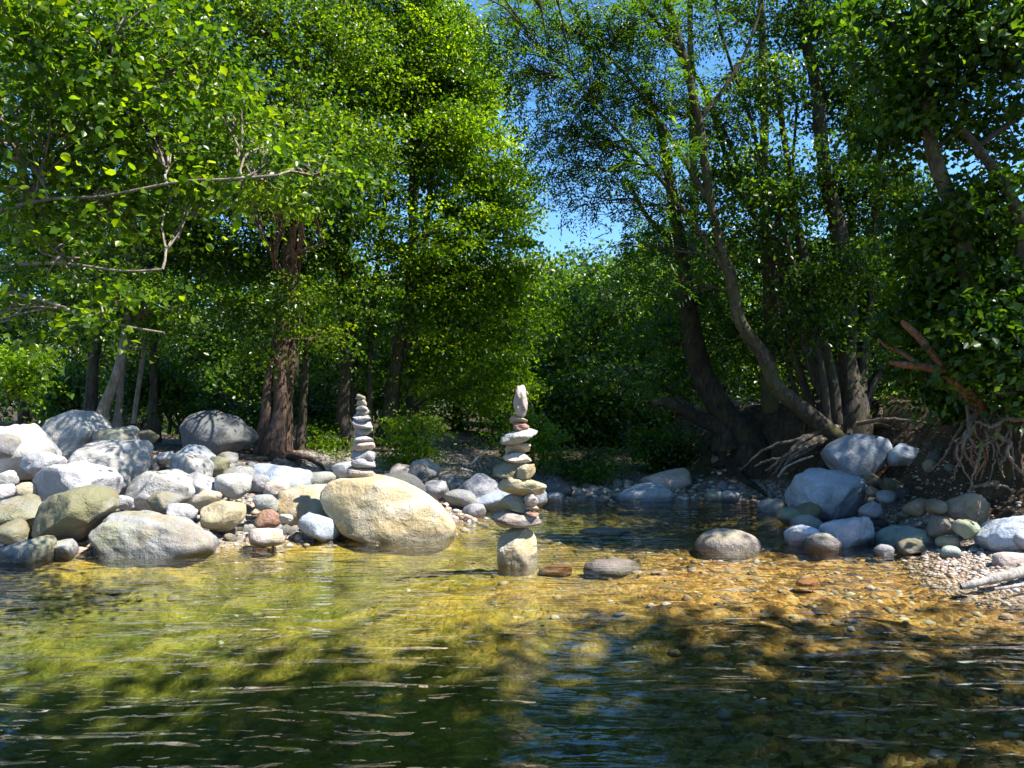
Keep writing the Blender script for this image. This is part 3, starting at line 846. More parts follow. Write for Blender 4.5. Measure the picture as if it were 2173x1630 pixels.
def ash_leaves(C, R, per, L, r):
    """pinnate fronds: a drooping midrib carrying paired narrow leaflets"""
    fr = max(1, per // 11)
    n = len(C) * fr
    ci = np.repeat(np.arange(len(C)), fr)
    o = r.normal(size=(n, 3)) * np.array([0.5, 0.5, 0.3]) * np.repeat(R, fr)[:, None]
    b = C[ci] + o
    d = r.normal(size=(n, 3)) * 0.7 + o / (np.linalg.norm(o, axis=1, keepdims=True) + 1e-6) * 0.7 + np.array([0, 0, -0.35])
    d /= np.linalg.norm(d, axis=1, keepdims=True)
    up = r.normal(size=(n, 3)) * 0.45 + np.array([0, 0, 1.0])
    s = np.cross(d, up)
    s /= np.linalg.norm(s, axis=1, keepdims=True)
    ln = L * 3.4 * r.uniform(.7, 1.2, n)
    B_, D_, U_, LL = [], [], [], []
    for i in range(11):
        t = (i // 2 + 1) / 6.0
        sg = 0 if i == 10 else (1 if i % 2 else -1)
        pos = b + d * (ln * t)[:, None] + np.array([0, 0, -1.0]) * (ln * 0.22 * t * t)[:, None]
        B_.append(pos)
        D_.append(d * 0.62 + s * sg * 0.9 + r.normal(size=(n, 3)) * .12)
        U_.append(up)
        LL.append(L * r.uniform(.75, 1.15, n))
    base, dd, uu, ll = np.vstack(B_), np.vstack(D_), np.vstack(U_), np.concatenate(LL)
    cc = np.clip(0.42 + 0.2 * r.normal(size=len(C))[ci] + 0.15 * r.normal(size=n), 0, 1)
    return base, dd, uu, ll, ll * 0.32, np.tile(cc, 11)

def bez(A, Bp, sag, S, r, wob=0.0):
    """curved paths from A to B rows -> (n,S,3)"""
    t = np.linspace(0, 1, S)[None, :, None]
    M = (A + Bp) / 2 + np.array([0, 0, 1.0]) * sag
    M = M + r.normal(size=A.shape) * wob
    return (1 - t) ** 2 * A[:, None] + 2 * t * (1 - t) * M[:, None] + t * t * Bp[:, None]

def tree(name, label, Y, stems, blobs, bark='dark', leaf='alder', style='broad', L=0.058, per=92, cr=0.30, seed=1, cat="tree", group=None,
         extend=4.0, limb=0.035, roots=0, top_blobs=(), base=None, extra_roots=()):
    """stems: pixel paths [(px,py,width_px[,dY])...] at depth Y; blobs: (px,py,r_px,dY,count[,flat]); top_blobs: world (x,y,z,r,count)"""
    r = np.random.default_rng(seed)
    paths = []
    for st in stems:
        rows = []
        for s in st:
            dy = s[3] if len(s) > 3 else 0.0
            p = P(s[0], s[1], Y + dy)
            rows.append([p[0], p[1], p[2], 0.84 * s[2] * mpp(Y + dy) / 2])
        rows = np.array(rows)
        if st[-1][1] <= 60 and extend > 0:
            d = rows[-1, :3] - rows[-2, :3]
            d /= np.linalg.norm(d)
            d = d * 0.6 + np.array([0, 0, 0.5])
            rows = np.vstack([rows, np.append(rows[-1, :3] + d * extend * .5, rows[-1, 3] * .7), np.append(rows[-1, :3] + d * extend + np.array([.2, .1, 0]), 0.02)])
        paths.append(rows)
    b0 = paths[0][0, :3].copy()
    root = link(name, None, loc=b0, label=label, category=cat)
    root.empty_display_size = 0.2
    if group:
        root["group"] = group
    allpts = []
    for i, rows in enumerate(paths):
        sp = smooth_path(rows, 10 + 5 * len(rows))
        pts, rad = sp[:, :3], np.maximum(sp[:, 3], 0.008)
        wob = np.stack([vnoise(np.stack([pts[:, 2] * 1.7, 0 * pts[:, 2] + seed + i * 9, 0 * pts[:, 2] + k], -1), 5 + k) for k in range(3)], -1)
        pts = pts + wob * rad[:, None] * 0.5
        if rows[0, 2] < 1.9 and rad[0] > 0.05 and bark != 'broken':
            fl = np.exp(-np.arange(len(rad)) * 0.55) * 0.7
            rad = rad * (1 + fl)
            pts[0, 2] -= 0.25
        sides = 14 if rad[0] > 0.09 else 8
        v, f = tubes(pts[None], rad[None], sides)
        # fluted, uneven surface
        ax = np.repeat(pts, sides, axis=0)
        dr = v - ax
        q = np.stack([dr[:, 0] / (rad.max() + 1e-6) * 1.4, dr[:, 1] / (rad.max() + 1e-6) * 1.4, v[:, 2] * 0.9], -1)
        v = ax + dr * (1 + 0.22 * vnoise(q * 1.6 + seed, seed))[:, None]
        link("trunk", make_mesh("trunk", v - b0, f), BARK[bark], parent=root)
        allpts.append(np.hstack([pts, rad[:, None]]))
    nodes = np.vstack(allpts)
    # blobs in world space
    W = []
    for bl in blobs:
        px, py, rp, dY, cnt = bl[:5]
        yy = Y + dY
        W.append((*P(px, py, yy), rp * mpp(yy), cnt))
    W += list(top_blobs)
    Cs, Rs, tw_a = [], [], []
    for (x, y, z, rr, cnt) in W:
        c = np.array([x, y, z])
        # limb from the stem: a node lower than the blob
        low = nodes[nodes[:, 2] < z - 0.15 * rr] if (nodes[:, 2] < z - 0.15 * rr).any() else nodes
        dd = np.linalg.norm(low[:, :3] - c, axis=1) + 0.5 * np.abs(low[:, 2] - (z - 0.5 * np.linalg.norm(low[:, :2] - c[:2], axis=1)))
        dd = dd + r.random(len(dd)) * 0.9
        a = low[np.argmin(dd)]
        dist = np.linalg.norm(a[:3] - c)
        lp = bez(a[None, :3], c[None], 0.10 * dist, 9, r, 0.06 * dist)[0]
        lp[1:-1] += r.normal(size=(7, 3)) * 0.018 * dist
        r0 = min(limb * (0.6 + 0.5 * rr), max(a[3] * 0.8, 0.008))
        if dist > 0.25:
            v, f = tubes(lp[None], np.linspace(r0, 0.007, 9)[None], 6)
            link("branch", make_mesh("branch", v - b0, f), BARK[bark], parent=root)
        cnt = int(cnt)
        d = r.normal(size=(cnt, 3))
        d /= np.linalg.norm(d, axis=1, keepdims=True)
        cc = c + d * (rr * r.random(cnt) ** 0.42)[:, None] * np.array([1, 1, 0.85])
        Cs.append(cc)
        Rs.append(cr * r.uniform(.7, 1.3, cnt))
        ti = np.clip((r.random(cnt) ** .7 * 9).astype(int), 2, 8)
        tw_a.append(lp[ti])
    if Cs:
        Cs, Rs, tw_a = np.vstack(Cs), np.concatenate(Rs), np.vstack(tw_a)
        fn = ash_leaves if style == 'ash' else broad_leaves
        bs, d, nr, ll, ww, val = fn(Cs, Rs, per, L, r)
        v, f = leaf_geo(bs, d, nr, ll, ww)
        crown = link("crown", make_mesh("crown", v - b0, f, smooth=False, rnd=np.repeat(val, 2)), LEAF[leaf], parent=root, kind="stuff")
        tp = bez(tw_a, Cs, 0.03, 4, r, 0.05)
        v, f = tubes(tp, np.tile(np.array([[0.009, 0.006, 0.0045, 0.003]]), (len(Cs), 1)) * (1 + L * 3), 3)
        link("twigs", make_mesh("twigs", v - b0, f), BARK[bark], parent=crown, kind="stuff")
    for i in range(roots):
        a = r.uniform(0, 6.28)
        ln = r.uniform(.35, 1.0)
        rr = paths[0][0, 3]
        pts = []
        for t in np.linspace(0, 1, 8):
            x = b0[0] + math.cos(a + .5 * math.sin(3 * t + i)) * (rr * .6 + ln * t)
            y = b0[1] + math.sin(a + .5 * math.sin(3 * t + i)) * (rr * .6 + ln * t)
            z0 = b0[2] + 0.12
            z = (1 - t) ** 2 * z0 + (1 - (1 - t) ** 2) * (gz(x, y) + 0.02)
            pts.append((x, y, z))
        v, f = tubes(np.array(pts)[None], np.linspace(rr * .42, 0.012, 8)[None], 7)
        link("root", make_mesh("root", v - b0, f), BARK[bark], parent=root)
    for (pp, w0, w1, rb) in extra_roots:
        rows = np.array([P(*q) for q in pp])
        sp = smooth_path(rows, 6 + 4 * len(rows))
        sp = sp + r.normal(size=sp.shape) * 0.006
        v, f = tubes(sp[None], np.linspace(w0, w1, len(sp))[None] * mpp(rows[0][1]) / 2, 6)
        link("root", make_mesh("root", v - b0, f), BARK[rb], parent=root)
    return root

# --- left bank trees
tree("alder_tree", "reddish double-trunked tree with spreading roots behind the left boulders", 11.0,
     [[(584, 985, 50), (593, 850, 38), (604, 700, 32), (608, 560, 29), (616, 430, 26), (640, 250, 22), (655, 40, 18)],
      [(556, 975, 34), (562, 850, 25), (582, 740, 20), (604, 600, 15)],
      [(606, 965, 34, .5), (618, 760, 26, .6), (630, 560, 22, .6), (650, 380, 18, .5), (700, 180, 14, .4), (730, 0, 12, .3)]],
     [(520, 40, 140, -.6, 60), (690, 80, 140, 0, 60), (600, 230, 150, .3, 70), (460, 300, 120, -.5, 50), (720, 300, 120, .2, 46), (560, 430, 100, -.3, 30),
      (660, 500, 80, .6, 18), (520, 640, 80, -.3, 18), (640, 640, 80, -.5, 18), (470, 540, 90, .4, 26), (580, 540, 90, .7, 26), (600, 400, 90, -.6, 24), (680, 400, 80, .3, 20), (440, 160, 110, .2, 40), (540, 730, 60, -.4, 9), (680, 720, 60, .4, 10), (620, 310, 100, -3.6, 7), (710, 300, 90, -3.7, 6), (570, 370, 130, -2.8, 9), (480, 320, 120, -2.6, 8), (660, 360, 110, -2.7, 8), (420, 230, 110, -2.4, 7), (540, 240, 110, -2.5, 7), (620, 200, 110, -2.2, 8)],
     bark='red', seed=11, roots=9, top_blobs=[(-3.6, 11.2, 8.6, 1.6, 60), (-2.2, 11.5, 9.4, 1.5, 50)])
tree("alder_tree", "straight dark tree with a pinkish streaked trunk between the two left trees", 12.5,
     [[(737, 985, 40), (733, 800, 32), (729, 640, 30), (731, 480, 28), (742, 300, 24), (752, 40, 20)],
      [(752, 970, 22, .3), (748, 760, 18, .3), (745, 560, 16, .3)]],
     [(790, 50, 140, 0, 55), (900, 40, 110, .3, 40), (820, 200, 130, 0, 55), (920, 200, 110, .3, 40), (770, 370, 90, -.4, 20), (850, 330, 110, .6, 30),
      (850, 540, 100, 0, 32), (720, 560, 90, -.6, 26), (780, 640, 90, -.3, 24), (700, 440, 80, .5, 20), (800, 460, 90, .6, 24), (760, 760, 70, .4, 14), (700, 200, 100, .2, 34), (880, 120, 90, 0, 34), (760, 130, 100, -.5, 34)],
     bark='dark', seed=12, roots=6, top_blobs=[(-1.9, 12.6, 9.0, 1.7, 60)])
tree("alder_tree", "slender tree leaning right with several stems beside the left cairn", 13.0,
     [[(800, 985, 42), (822, 870, 34), (850, 740, 28), (868, 640, 22), (872, 480, 18), (876, 330, 14), (880, 180, 10)],
      [(826, 860, 26, .1), (866, 720, 22, .1), (890, 600, 20, .1), (905, 460, 16, .1), (930, 300, 12, .1), (960, 150, 9, .1)],
      [(812, 980, 24, .6), (826, 900, 20, .6), (838, 800, 16, .6), (858, 620, 13, .6)]],
     [(930, 120, 90, -.4, 34), (1010, 190, 70, 0, 30), (990, 290, 100, -.2, 50), (1050, 390, 75, 0, 34), (960, 440, 110, .2, 46), (1070, 490, 70, -.2, 28),
      (1000, 580, 120, .2, 56), (900, 640, 90, .4, 26), (1090, 580, 60, 0, 20), (960, 720, 100, 0, 40), (1060, 700, 90, .3, 36), (940, 330, 90, .4, 36), (930, 540, 90, -.4, 34), (960, 220, 80, .3, 30), (1090, 440, 50, 0, 16), (890, 250, 80, .2, 24), (935, 30, 70, 0, 26), (965, 70, 50, 0, 14), (1020, 130, 45, 0, 10), (900, 780, 70, .3, 20), (1010, 820, 80, .2, 24)],
     bark='ash', leaf='bright', seed=13, roots=5, L=0.07)
tree("alder_tree", "pale slim trunk leaning over the top of the left boulder pile", 10.8,
     [[(212, 905, 30), (235, 820, 24), (258, 730, 21), (272, 600, 18), (280, 440, 15), (300, 250, 12), (320, 30, 10)],
      [(252, 900, 18, .3), (262, 780, 15, .3), (270, 650, 12, .3)]],
     [(250, 40, 140, 0, 56), (330, 220, 130, -.3, 54), (290, 420, 120, -.4, 46), (210, 560, 110, -.3, 36), (380, 520, 80, .2, 16), (330, 640, 90, -.2, 22), (400, 60, 110, .3, 36), (420, 330, 100, .2, 34), (380, 420, 90, -.3, 26), (240, 680, 80, .3, 18), (440, 480, 60, .3, 10)],
     bark='pale', seed=14, top_blobs=[(-5.0, 10.8, 8.2, 1.4, 46)])
tree("alder_tree", "brownish trunk at the far left behind the white boulders", 11.6,
     [[(192, 900, 28), (200, 780, 24), (207, 660, 22), (205, 480, 20), (190, 280, 16), (170, 30, 12)]],
     [(40, 40, 150, 0, 60), (120, 230, 150, .2, 66), (30, 420, 130, 0, 46), (140, 480, 110, -.2, 36), (60, 590, 100, 0, 26), (150, 650, 80, .2, 16)],
     bark='dark', seed=15, top_blobs=[(-6.5, 11.6, 8.2, 1.6, 46)])
tree("alder_tree", "thin grey sapling trunk right of the pale leaning one", 11.4,
     [[(284, 900, 14), (296, 800, 12), (312, 700, 11), (335, 590, 9), (352, 480, 7)]],
     [(350, 480, 90, 0, 20), (390, 400, 80, .2, 18)], bark='pale', seed=16)

# loose layered boughs that close the space between the left crowns
rb = random.Random(5)
fill = {0: [], 1: [], 2: []}
for qx in range(20, 1060, 105):
    for qy in range(-20, 640, 95):
        if qx + 70 > 960 + qy * 0.36 or rb.random() < .12:
            continue
        fill[0 if qx < 420 else (1 if qx < 760 else 2)].append((qx + rb.uniform(-45, 45), qy + rb.uniform(-40, 40), 80, rb.uniform(-.9, .9), 9 if qy < 420 else 6))
tree("alder_tree", "slim dark trunk behind the pale leaning one, its boughs spread over the left", 11.9,
     [[(330, 905, 22), (325, 760, 19), (318, 560, 16), (300, 330, 13), (280, 100, 10)]], fill[0], bark='dark', seed=17)
tree("alder_tree", "slim dark trunk right of the reddish one with loose spreading boughs", 11.9,
     [[(640, 960, 20), (648, 760, 18), (640, 560, 16), (625, 330, 13), (600, 80, 10)]], fill[1], bark='dark', seed=18)
tree("alder_tree", "slim dark trunk left of the leaning stems with loose sunlit boughs", 12.6,
     [[(790, 960, 16), (786, 760, 14), (800, 560, 12), (830, 330, 10), (850, 80, 8)]], fill[2], bark='dark', leaf='bright', seed=19)

# --- right bank trees
tree("ash_tree", "pale curving ash trunk sweeping up to the left from the right bank", 9.4,
     [[(1830, 985, 56, .35), (1778, 925, 48, .1), (1718, 876, 41), (1652, 822, 36), (1610, 750, 33), (1570, 682, 30), (1548, 580, 28), (1512, 452, 25), (1493, 330, 22), (1470, 200, 20), (1452, 120, 20), (1412, -20, 16)],
      [(1458, 130, 15), (1390, 40, 11), (1340, -40, 8)],
      [(1510, 440, 16), (1420, 290, 12), (1330, 160, 9), (1240, 60, 6)],
      [(1545, 580, 14), (1440, 430, 11), (1330, 300, 8), (1250, 210, 6), (1190, 120, 4)],
      [(1480, 260, 14), (1540, 180, 11), (1600, 60, 9)]],
     [(1075, 40, 80, .2, 22), (1190, 60, 110, 0, 38), (1320, 60, 110, 0, 42), (1130, 150, 80, 0, 26), (1250, 190, 100, 0, 38), (1370, 200, 100, .2, 38), (1180, 280, 80, .3, 24), (1170, 370, 50, .2, 8), (1040, 90, 50, .1, 7), (1260, 310, 80, .2, 18),
      (1320, 340, 110, .2, 22), (1430, 60, 110, .3, 30), (1460, 250, 110, .4, 30), (1250, 420, 80, .4, 9), (1390, 450, 100, .3, 20), (1310, 520, 80, .4, 7), (1400, 330, 80, -.3, 14), (1560, 250, 70, .4, 14), (1420, 600, 70, .3, 14)],
     bark='ash', leaf='ash', style='ash', L=0.068, per=88, cr=.3, seed=21, limb=.022, roots=8, extend=3.0,
     top_blobs=[(-0.6, 7.3, 6.4, 0.8, 9), (0.3, 7.0, 6.6, 0.7, 6), (-1.2, 7.6, 6.3, 0.6, 6), (1.2, 8.2, 6.8, 0.8, 10)])
tree("ash_tree", "thick black crooked trunk leaning left over the far water", 11.0,
     [[(1585, 990, 84), (1550, 920, 78), (1508, 840, 66), (1480, 760, 52), (1462, 660, 42), (1442, 560, 37), (1432, 480, 34), (1420, 380, 26), (1400, 260, 20)],
      [(1545, 915, 44, -.1), (1480, 890, 36, -.2), (1420, 858, 26, -.3), (1380, 860, 14, -.3)],
      [(1440, 520, 18), (1380, 470, 13), (1330, 380, 9)]],
     [(1500, 620, 90, .5, 22), (1420, 520, 90, .6, 16), (1440, 720, 90, .8, 16), (1490, 800, 70, .9, 14), (1400, 820, 80, 1.0, 14), (1360, 620, 80, 1.2, 12), (1470, 430, 80, .5, 14), (1430, 940, 60, 1.0, 14)],
     bark='black', leaf='ash', L=0.058, seed=22, roots=7)
tree("alder_tree", "mossy upright trunk between the black trunk and the curving ash", 11.2,
     [[(1648, 985, 60), (1640, 900, 46), (1636, 800, 40), (1630, 640, 34), (1625, 450, 28), (1620, 250, 22), (1615, 40, 18)]],
     [(1560, 700, 90, .3, 24), (1660, 660, 90, .4, 24), (1600, 520, 100, .4, 32), (1560, 380, 100, .5, 26), (1650, 400, 90, .3, 20), (1590, 180, 100, .3, 22), (1560, 40, 110, .3, 24)],
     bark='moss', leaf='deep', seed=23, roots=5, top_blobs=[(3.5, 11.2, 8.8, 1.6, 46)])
tree("alder_tree", "dark many-stemmed tree rising from the top of the right bank", 9.9,
     [[(1795, 905, 62), (1803, 800, 48), (1800, 700, 44), (1788, 560, 40), (1765, 420, 36), (1738, 250, 30), (1715, 100, 26), (1700, -20, 22)],
      [(1770, 905, 30, .2), (1735, 800, 26, .2), (1700, 690, 23, .2), (1650, 560, 20, .2), (1600, 460, 16, .2), (1540, 330, 12, .2), (1500, 200, 9, .2)],
      [(1782, 905, 30, -.1), (1762, 780, 26, -.1), (1725, 640, 22, -.1), (1690, 480, 19, -.1), (1665, 300, 15, -.1), (1640, 120, 12, -.1)],
      [(1810, 900, 34, .1), (1835, 760, 28, .1), (1848, 600, 24, .1), (1862, 430, 20, .1), (1880, 240, 15, .1), (1900, 60, 12, .1)],
      [(1790, 900, 24, .5), (1770, 700, 20, .5), (1772, 520, 16, .5), (1790, 330, 12, .5)],
      [(1820, 900, 26, .2), (1850, 820, 20, .2), (1880, 770, 14, .2)],
      [(1745, 905, 22, .4), (1700, 800, 19, .4), (1668, 680, 17, .4), (1625, 520, 14, .4), (1560, 330, 11, .4), (1470, 150, 8, .4), (1400, 20, 6, .4)],
      [(1760, 905, 20, -.3), (1745, 780, 17, -.3), (1700, 600, 15, -.3), (1640, 430, 12, -.3), (1590, 250, 10, -.3), (1530, 60, 7, -.3)],
      [(1800, 900, 22, .7), (1815, 740, 19, .7), (1800, 560, 16, .7), (1815, 380, 13, .7), (1850, 180, 10, .7), (1880, 20, 7, .7)],
      [(1730, 905, 16, .8), (1690, 840, 14, .8), (1665, 720, 12, .8), (1660, 560, 10, .8), (1680, 400, 8, .8), (1690, 220, 6, .8)]],
     [(1690, 40, 110, 0, 34), (1810, 30, 120, .3, 38), (1760, 200, 90, .4, 22), (1850, 200, 110, .3, 36), (1640, 400, 90, .5, 18), (1820, 420, 110, .4, 34), (1900, 400, 100, .4, 30),
      (1720, 560, 90, .5, 26), (1880, 560, 110, .4, 42), (1920, 680, 100, .4, 36), (1830, 660, 80, .6, 22), (1680, 720, 70, .6, 16), (1880, 800, 70, .8, 18), (1640, 170, 80, -.4, 14), (1770, 340, 70, -.5, 12), (1600, 330, 80, -.4, 14), (1580, 480, 70, -.4, 12), (1820, 560, 80, -.5, 24), (1650, 440, 80, -.4, 18), (1760, 680, 60, -.5, 12), (1700, 610, 60, -.4, 12), (1790, 110, 80, -.3, 14)],
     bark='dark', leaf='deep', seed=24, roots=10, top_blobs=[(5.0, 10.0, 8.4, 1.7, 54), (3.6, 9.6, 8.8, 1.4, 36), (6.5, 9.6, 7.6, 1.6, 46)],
     extra_roots=[([(1780, 905, 9.7), (1730, 920, 9.4), (1690, 945, 9.2), (1660, 985, 9.1), (1640, 1010, 9.1)], 14, 5, 'root'),
                  ([(1770, 915, 9.6), (1715, 940, 9.2), (1670, 965, 9.0), (1625, 1000, 9.0)], 12, 4, 'root'),
                  ([(1760, 925, 9.5), (1700, 955, 9.0), (1665, 990, 8.9), (1655, 1015, 8.9)], 9, 4, 'root'),
                  ([(1750, 930, 9.4), (1690, 970, 9.1), (1640, 975, 9.2), (1600, 990, 9.3)], 10, 4, 'root'),
                  ([(1740, 920, 9.5), (1680, 935, 9.3), (1620, 955, 9.4), (1570, 1000, 9.5)], 10, 3, 'root'),
                  ([(1820, 900, 9.6), (1880, 890, 9.4), (1940, 895, 9.2), (1990, 900, 9.0)], 10, 4, 'root')])
# near right-hand tree with an undercut root mass
rr_ = random.Random(91)
tree("alder_tree", "large shaded tree on the right with roots hanging from the undercut bank", 6.9,
     [[(2185, 960, 90), (2150, 840, 74), (2110, 720, 60), (2070, 600, 50), (2035, 500, 44), (2000, 390, 38), (1970, 230, 30), (1955, 80, 26), (1945, -30, 22)],
      [(2170, 880, 40, .3), (2120, 760, 34, .3), (2085, 640, 30, .3), (2050, 520, 24, .3)],
      [(2200, 620, 40, -.3), (2150, 430, 30, -.3), (2080, 320, 22, -.3), (2040, 270, 14, -.3)]],
     [(1900, 60, 120, .2, 38), (2060, 30, 130, -.2, 44), (2170, 60, 110, -.6, 32), (1970, 200, 110, 0, 34), (2130, 250, 110, .3, 20), (1890, 300, 90, .6, 16), (2080, 450, 110, 0, 36),
      (1990, 480, 110, .4, 34), (2040, 600, 120, .3, 44), (2150, 620, 110, -.2, 40), (2130, 740, 90, -.3, 26), (2040, 720, 80, .2, 20), (2165, 830, 60, -.3, 10), (1950, 640, 90, .7, 26),
      (1960, 780, 60, .8, 14)],
     bark='ash', leaf='deep', seed=25, L=0.075, per=64, cr=.26, extend=2.5, limb=.03,
     top_blobs=[(5.6, 6.9, 5.6, 1.2, 44), (6.6, 6.4, 6.6, 1.5, 60), (7.6, 6.6, 5.2, 1.5, 54), (6.2, 7.9, 6.6, 1.5, 54), (8.2, 7.4, 7.6, 1.6, 50)],
     extra_roots=[([(2120, 860, 7.0), (2085, 890, 6.8), (2050, 920, 6.7), (2046, 960, 6.7), (2070, 990, 6.7)], 12, 5, 'root'),
                  ([(2140, 870, 6.9), (2120, 900, 6.7), (2110, 930, 6.6), (2085, 945, 6.5), (2050, 950, 6.5)], 14, 4, 'root'),
                  ([(2180, 890, 6.6), (2130, 890, 6.5), (2105, 905, 6.5), (2070, 895, 6.6)], 13, 5, 'root'),
                  ([(2110, 920, 6.6), (2140, 940, 6.5), (2138, 965, 6.5), (2165, 1000, 6.5), (2180, 1015, 6.5)], 12, 5, 'root'),
                  ([(2136, 965, 6.5), (2125, 985, 6.5), (2130, 1015, 6.5)], 7, 3, 'root'),
                  ([(2090, 885, 6.8), (2100, 920, 6.7), (2080, 960, 6.6), (2065, 1010, 6.6), (2060, 1040, 6.6)], 9, 3, 'root'),
                  ([(2070, 1032, 6.6), (2110, 1030, 6.5), (2150, 1040, 6.5), (2140, 1060, 6.5)], 7, 3, 'root'),
                  ([(2060, 880, 7.0), (2030, 920, 6.9), (2010, 960, 6.9), (1975, 1000, 6.9)], 8, 3, 'root'),
                  ([(2070, 890, 6.9), (2050, 940, 6.8), (2035, 980, 6.8), (2020, 1020, 6.8)], 8, 3, 'root'),
                  ([(2080, 880, 6.9), (2068, 930, 6.75), (2060, 975, 6.7), (2075, 1010, 6.7)], 10, 3, 'broken'),
                  ([(2095, 880, 6.9), (2085, 930, 6.75), (2090, 975, 6.7), (2080, 1020, 6.7)], 9, 3, 'broken'),
                  ([(2160, 830, 6.6), (2130, 835, 6.4), (2100, 832, 6.4)], 10, 4, 'root')] +
                 [([(2060 + 14 * q + rr_.uniform(-8, 8), 868 + rr_.uniform(-10, 10), 6.85), (2050 + 15 * q + rr_.uniform(-15, 15), 915, 6.7), (2045 + 15 * q + rr_.uniform(-22, 22), 960, 6.62),
                    (2040 + 16 * q + rr_.uniform(-30, 30), 985 + rr_.uniform(0, 60), 6.6)], rr_.uniform(5, 11), 2.5, rr_.choice(['root', 'root', 'broken'])) for q in range(10)])
tree("broken_tree", "broken reddish stumps jutting from the leaves on the right bank", 6.75,
     [[(2150, 960, 40, .4), (2090, 880, 34, .2), (2040, 820, 30), (2000, 792, 27), (1945, 780, 24), (1905, 776, 19), (1886, 768, 7)],
      [(2030, 815, 24), (1990, 762, 21), (1950, 715, 20), (1922, 690, 17), (1914, 680, 6)],
      [(1960, 783, 15, .1), (1915, 750, 12, .2), (1880, 735, 9, .2), (1862, 718, 3, .2)]],
     [(2090, 780, 50, -.1, 6), (2040, 740, 60, .1, 6)], bark='broken', leaf='deep', L=.07, per=40, cr=.2, seed=26, limb=.01)

# shading tree beside the camera, outside the frame
tree("shade_tree", "leafy tree beside the camera whose shadow dapples the foreground water", 2.0,
     [[(6200, 800, 300), (6300, 200, 260), (6200, -1500, 220), (5900, -3500, 160)]], [],
     bark='dark', leaf='deep', seed=27, L=0.13, per=60, cr=.5, extend=0,
     top_blobs=[(1.6, 1.2, 8.6, 1.2, 60), (3.0, 1.4, 8.6, 1.2, 60), (4.4, 1.3, 8.6, 1.2, 60), (5.7, 1.4, 8.6, 1.2, 56), (6.8, 1.8, 8.6, 0.9, 26), (7.8, 1.4, 8.5, 1.2, 13), (8.7, 1.5, 8.4, 1.1, 8), (7.6, 2.5, 8.5, 0.5, 4),
                (3.4, -0.2, 9.0, 1.5, 40), (5.4, -0.4, 9.2, 1.7, 44), (7.4, -0.6, 9.2, 1.6, 30), (8.8, 0.2, 8.6, 1.3, 14)])

# --- near alder reaching in from the left, its nearest leaves as single leaves
near = tree("alder_tree", "near alder boughs reaching in over the water from the upper left", 4.6,
     [[(-900, 1000, 150), (-880, 600, 130), (-820, 200, 110), (-760, -300, 90)],
      [(-850, 420, 34), (-400, 300, 22), (-100, 190, 15), (0, 172, 12), (70, 188, 10), (150, 205, 7), (230, 222, 4)],
      [(-850, 560, 30), (-300, 520, 18), (60, 430, 10), (220, 415, 8), (380, 385, 7), (480, 380, 5), (590, 372, 3)],
      [(-860, 700, 36), (-300, 640, 26), (0, 620, 14), (170, 664, 10), (260, 690, 8), (350, 706, 4)],
      [(-300, 620, 16), (60, 560, 10), (260, 575, 7), (345, 572, 3)]],
     [(60, 60, 150, -.5, 34), (240, 80, 150, -.2, 36), (-60, 240, 150, 0, 26), (140, 260, 150, .2, 40), (400, 130, 140, .3, 34), (330, 300, 130, .3, 32), (60, 400, 130, .2, 28), (500, 270, 110, .5, 22),
      (230, 430, 110, .3, 22), (560, 380, 90, .3, 16), (680, 370, 70, .4, 10), (130, 540, 90, 0, 13), (280, 610, 50, 0, 5), (200, 660, 50, -.1, 5), (20, 650, 70, 0, 8), (420, 440, 80, .4, 10)],
     bark='pale', leaf='alder', L=0.052, per=40, cr=.22, seed=31, extend=0, limb=.016)
def leaf_shape(seed):
    r = np.random.default_rng(seed)
    ts = np.array([0, .18, .42, .68, .88, 1.0])
    ws = np.array([0.03, .30, .41, .36, .20, .02]) * r.uniform(.9, 1.1)
    rows = []
    bend, wav, cup = r.uniform(-.25, .25), r.uniform(-.04, .04), r.uniform(-.15, .45)
    for t, w in zip(ts, ws):
        z = (-0.16 + bend) * t * t + wav * math.sin(t * 7)
        rows += [(t, -w, z + cup * w), (t, 0, z - .03), (t, w, z + (cup + .1) * w)]
    v = np.array(rows)
    f = []
    for i in range(5):
        a = i * 3
        f += [(a, a + 1, a + 4, a + 3), (a + 1, a + 2, a + 5, a + 4)]
    return make_mesh("leaf", v, np.array(f))
SHAPES = [leaf_shape(i) for i in range(7)]
for s in SHAPES:
    s.materials.append(LEAF['near'])
branches = [o for o in near.children if o.name.startswith("branch")]
nb0 = np.array(near.location)
rl = np.random.default_rng(77)
spots = [(60, 60, 190, 3.9, 60), (250, 110, 180, 4.0, 60), (120, 300, 190, 4.1, 60), (350, 300, 150, 4.3, 45), (220, 450, 120, 4.3, 25), (270, 615, 45, 4.5, 14), (190, 670, 55, 4.5, 10), (480, 500, 40, 4.6, 10), (640, 360, 80, 4.7, 16)]
for (px, py, rp, Y, cnt) in spots:
    c = P(px, py, Y)
    br = min(branches, key=lambda o: np.linalg.norm(nb0 + np.array(o.bound_box).mean(0) - c)) if branches else near
    for i in range(cnt):
        q = P(px + rl.normal() * rp * .6, py + rl.normal() * rp * .5, Y + rl.normal() * .15)
        o = bpy.data.objects.new("leaf", SHAPES[i % 7])
        COL.objects.link(o)
        o.parent = br
        o.location = q - nb0
        sc = rl.uniform(.030, .062)
        o.scale = (sc, sc, sc)
        o.rotation_euler = (rl.normal() * .6, rl.normal() * .5 + .25, rl.uniform(0, 6.28))

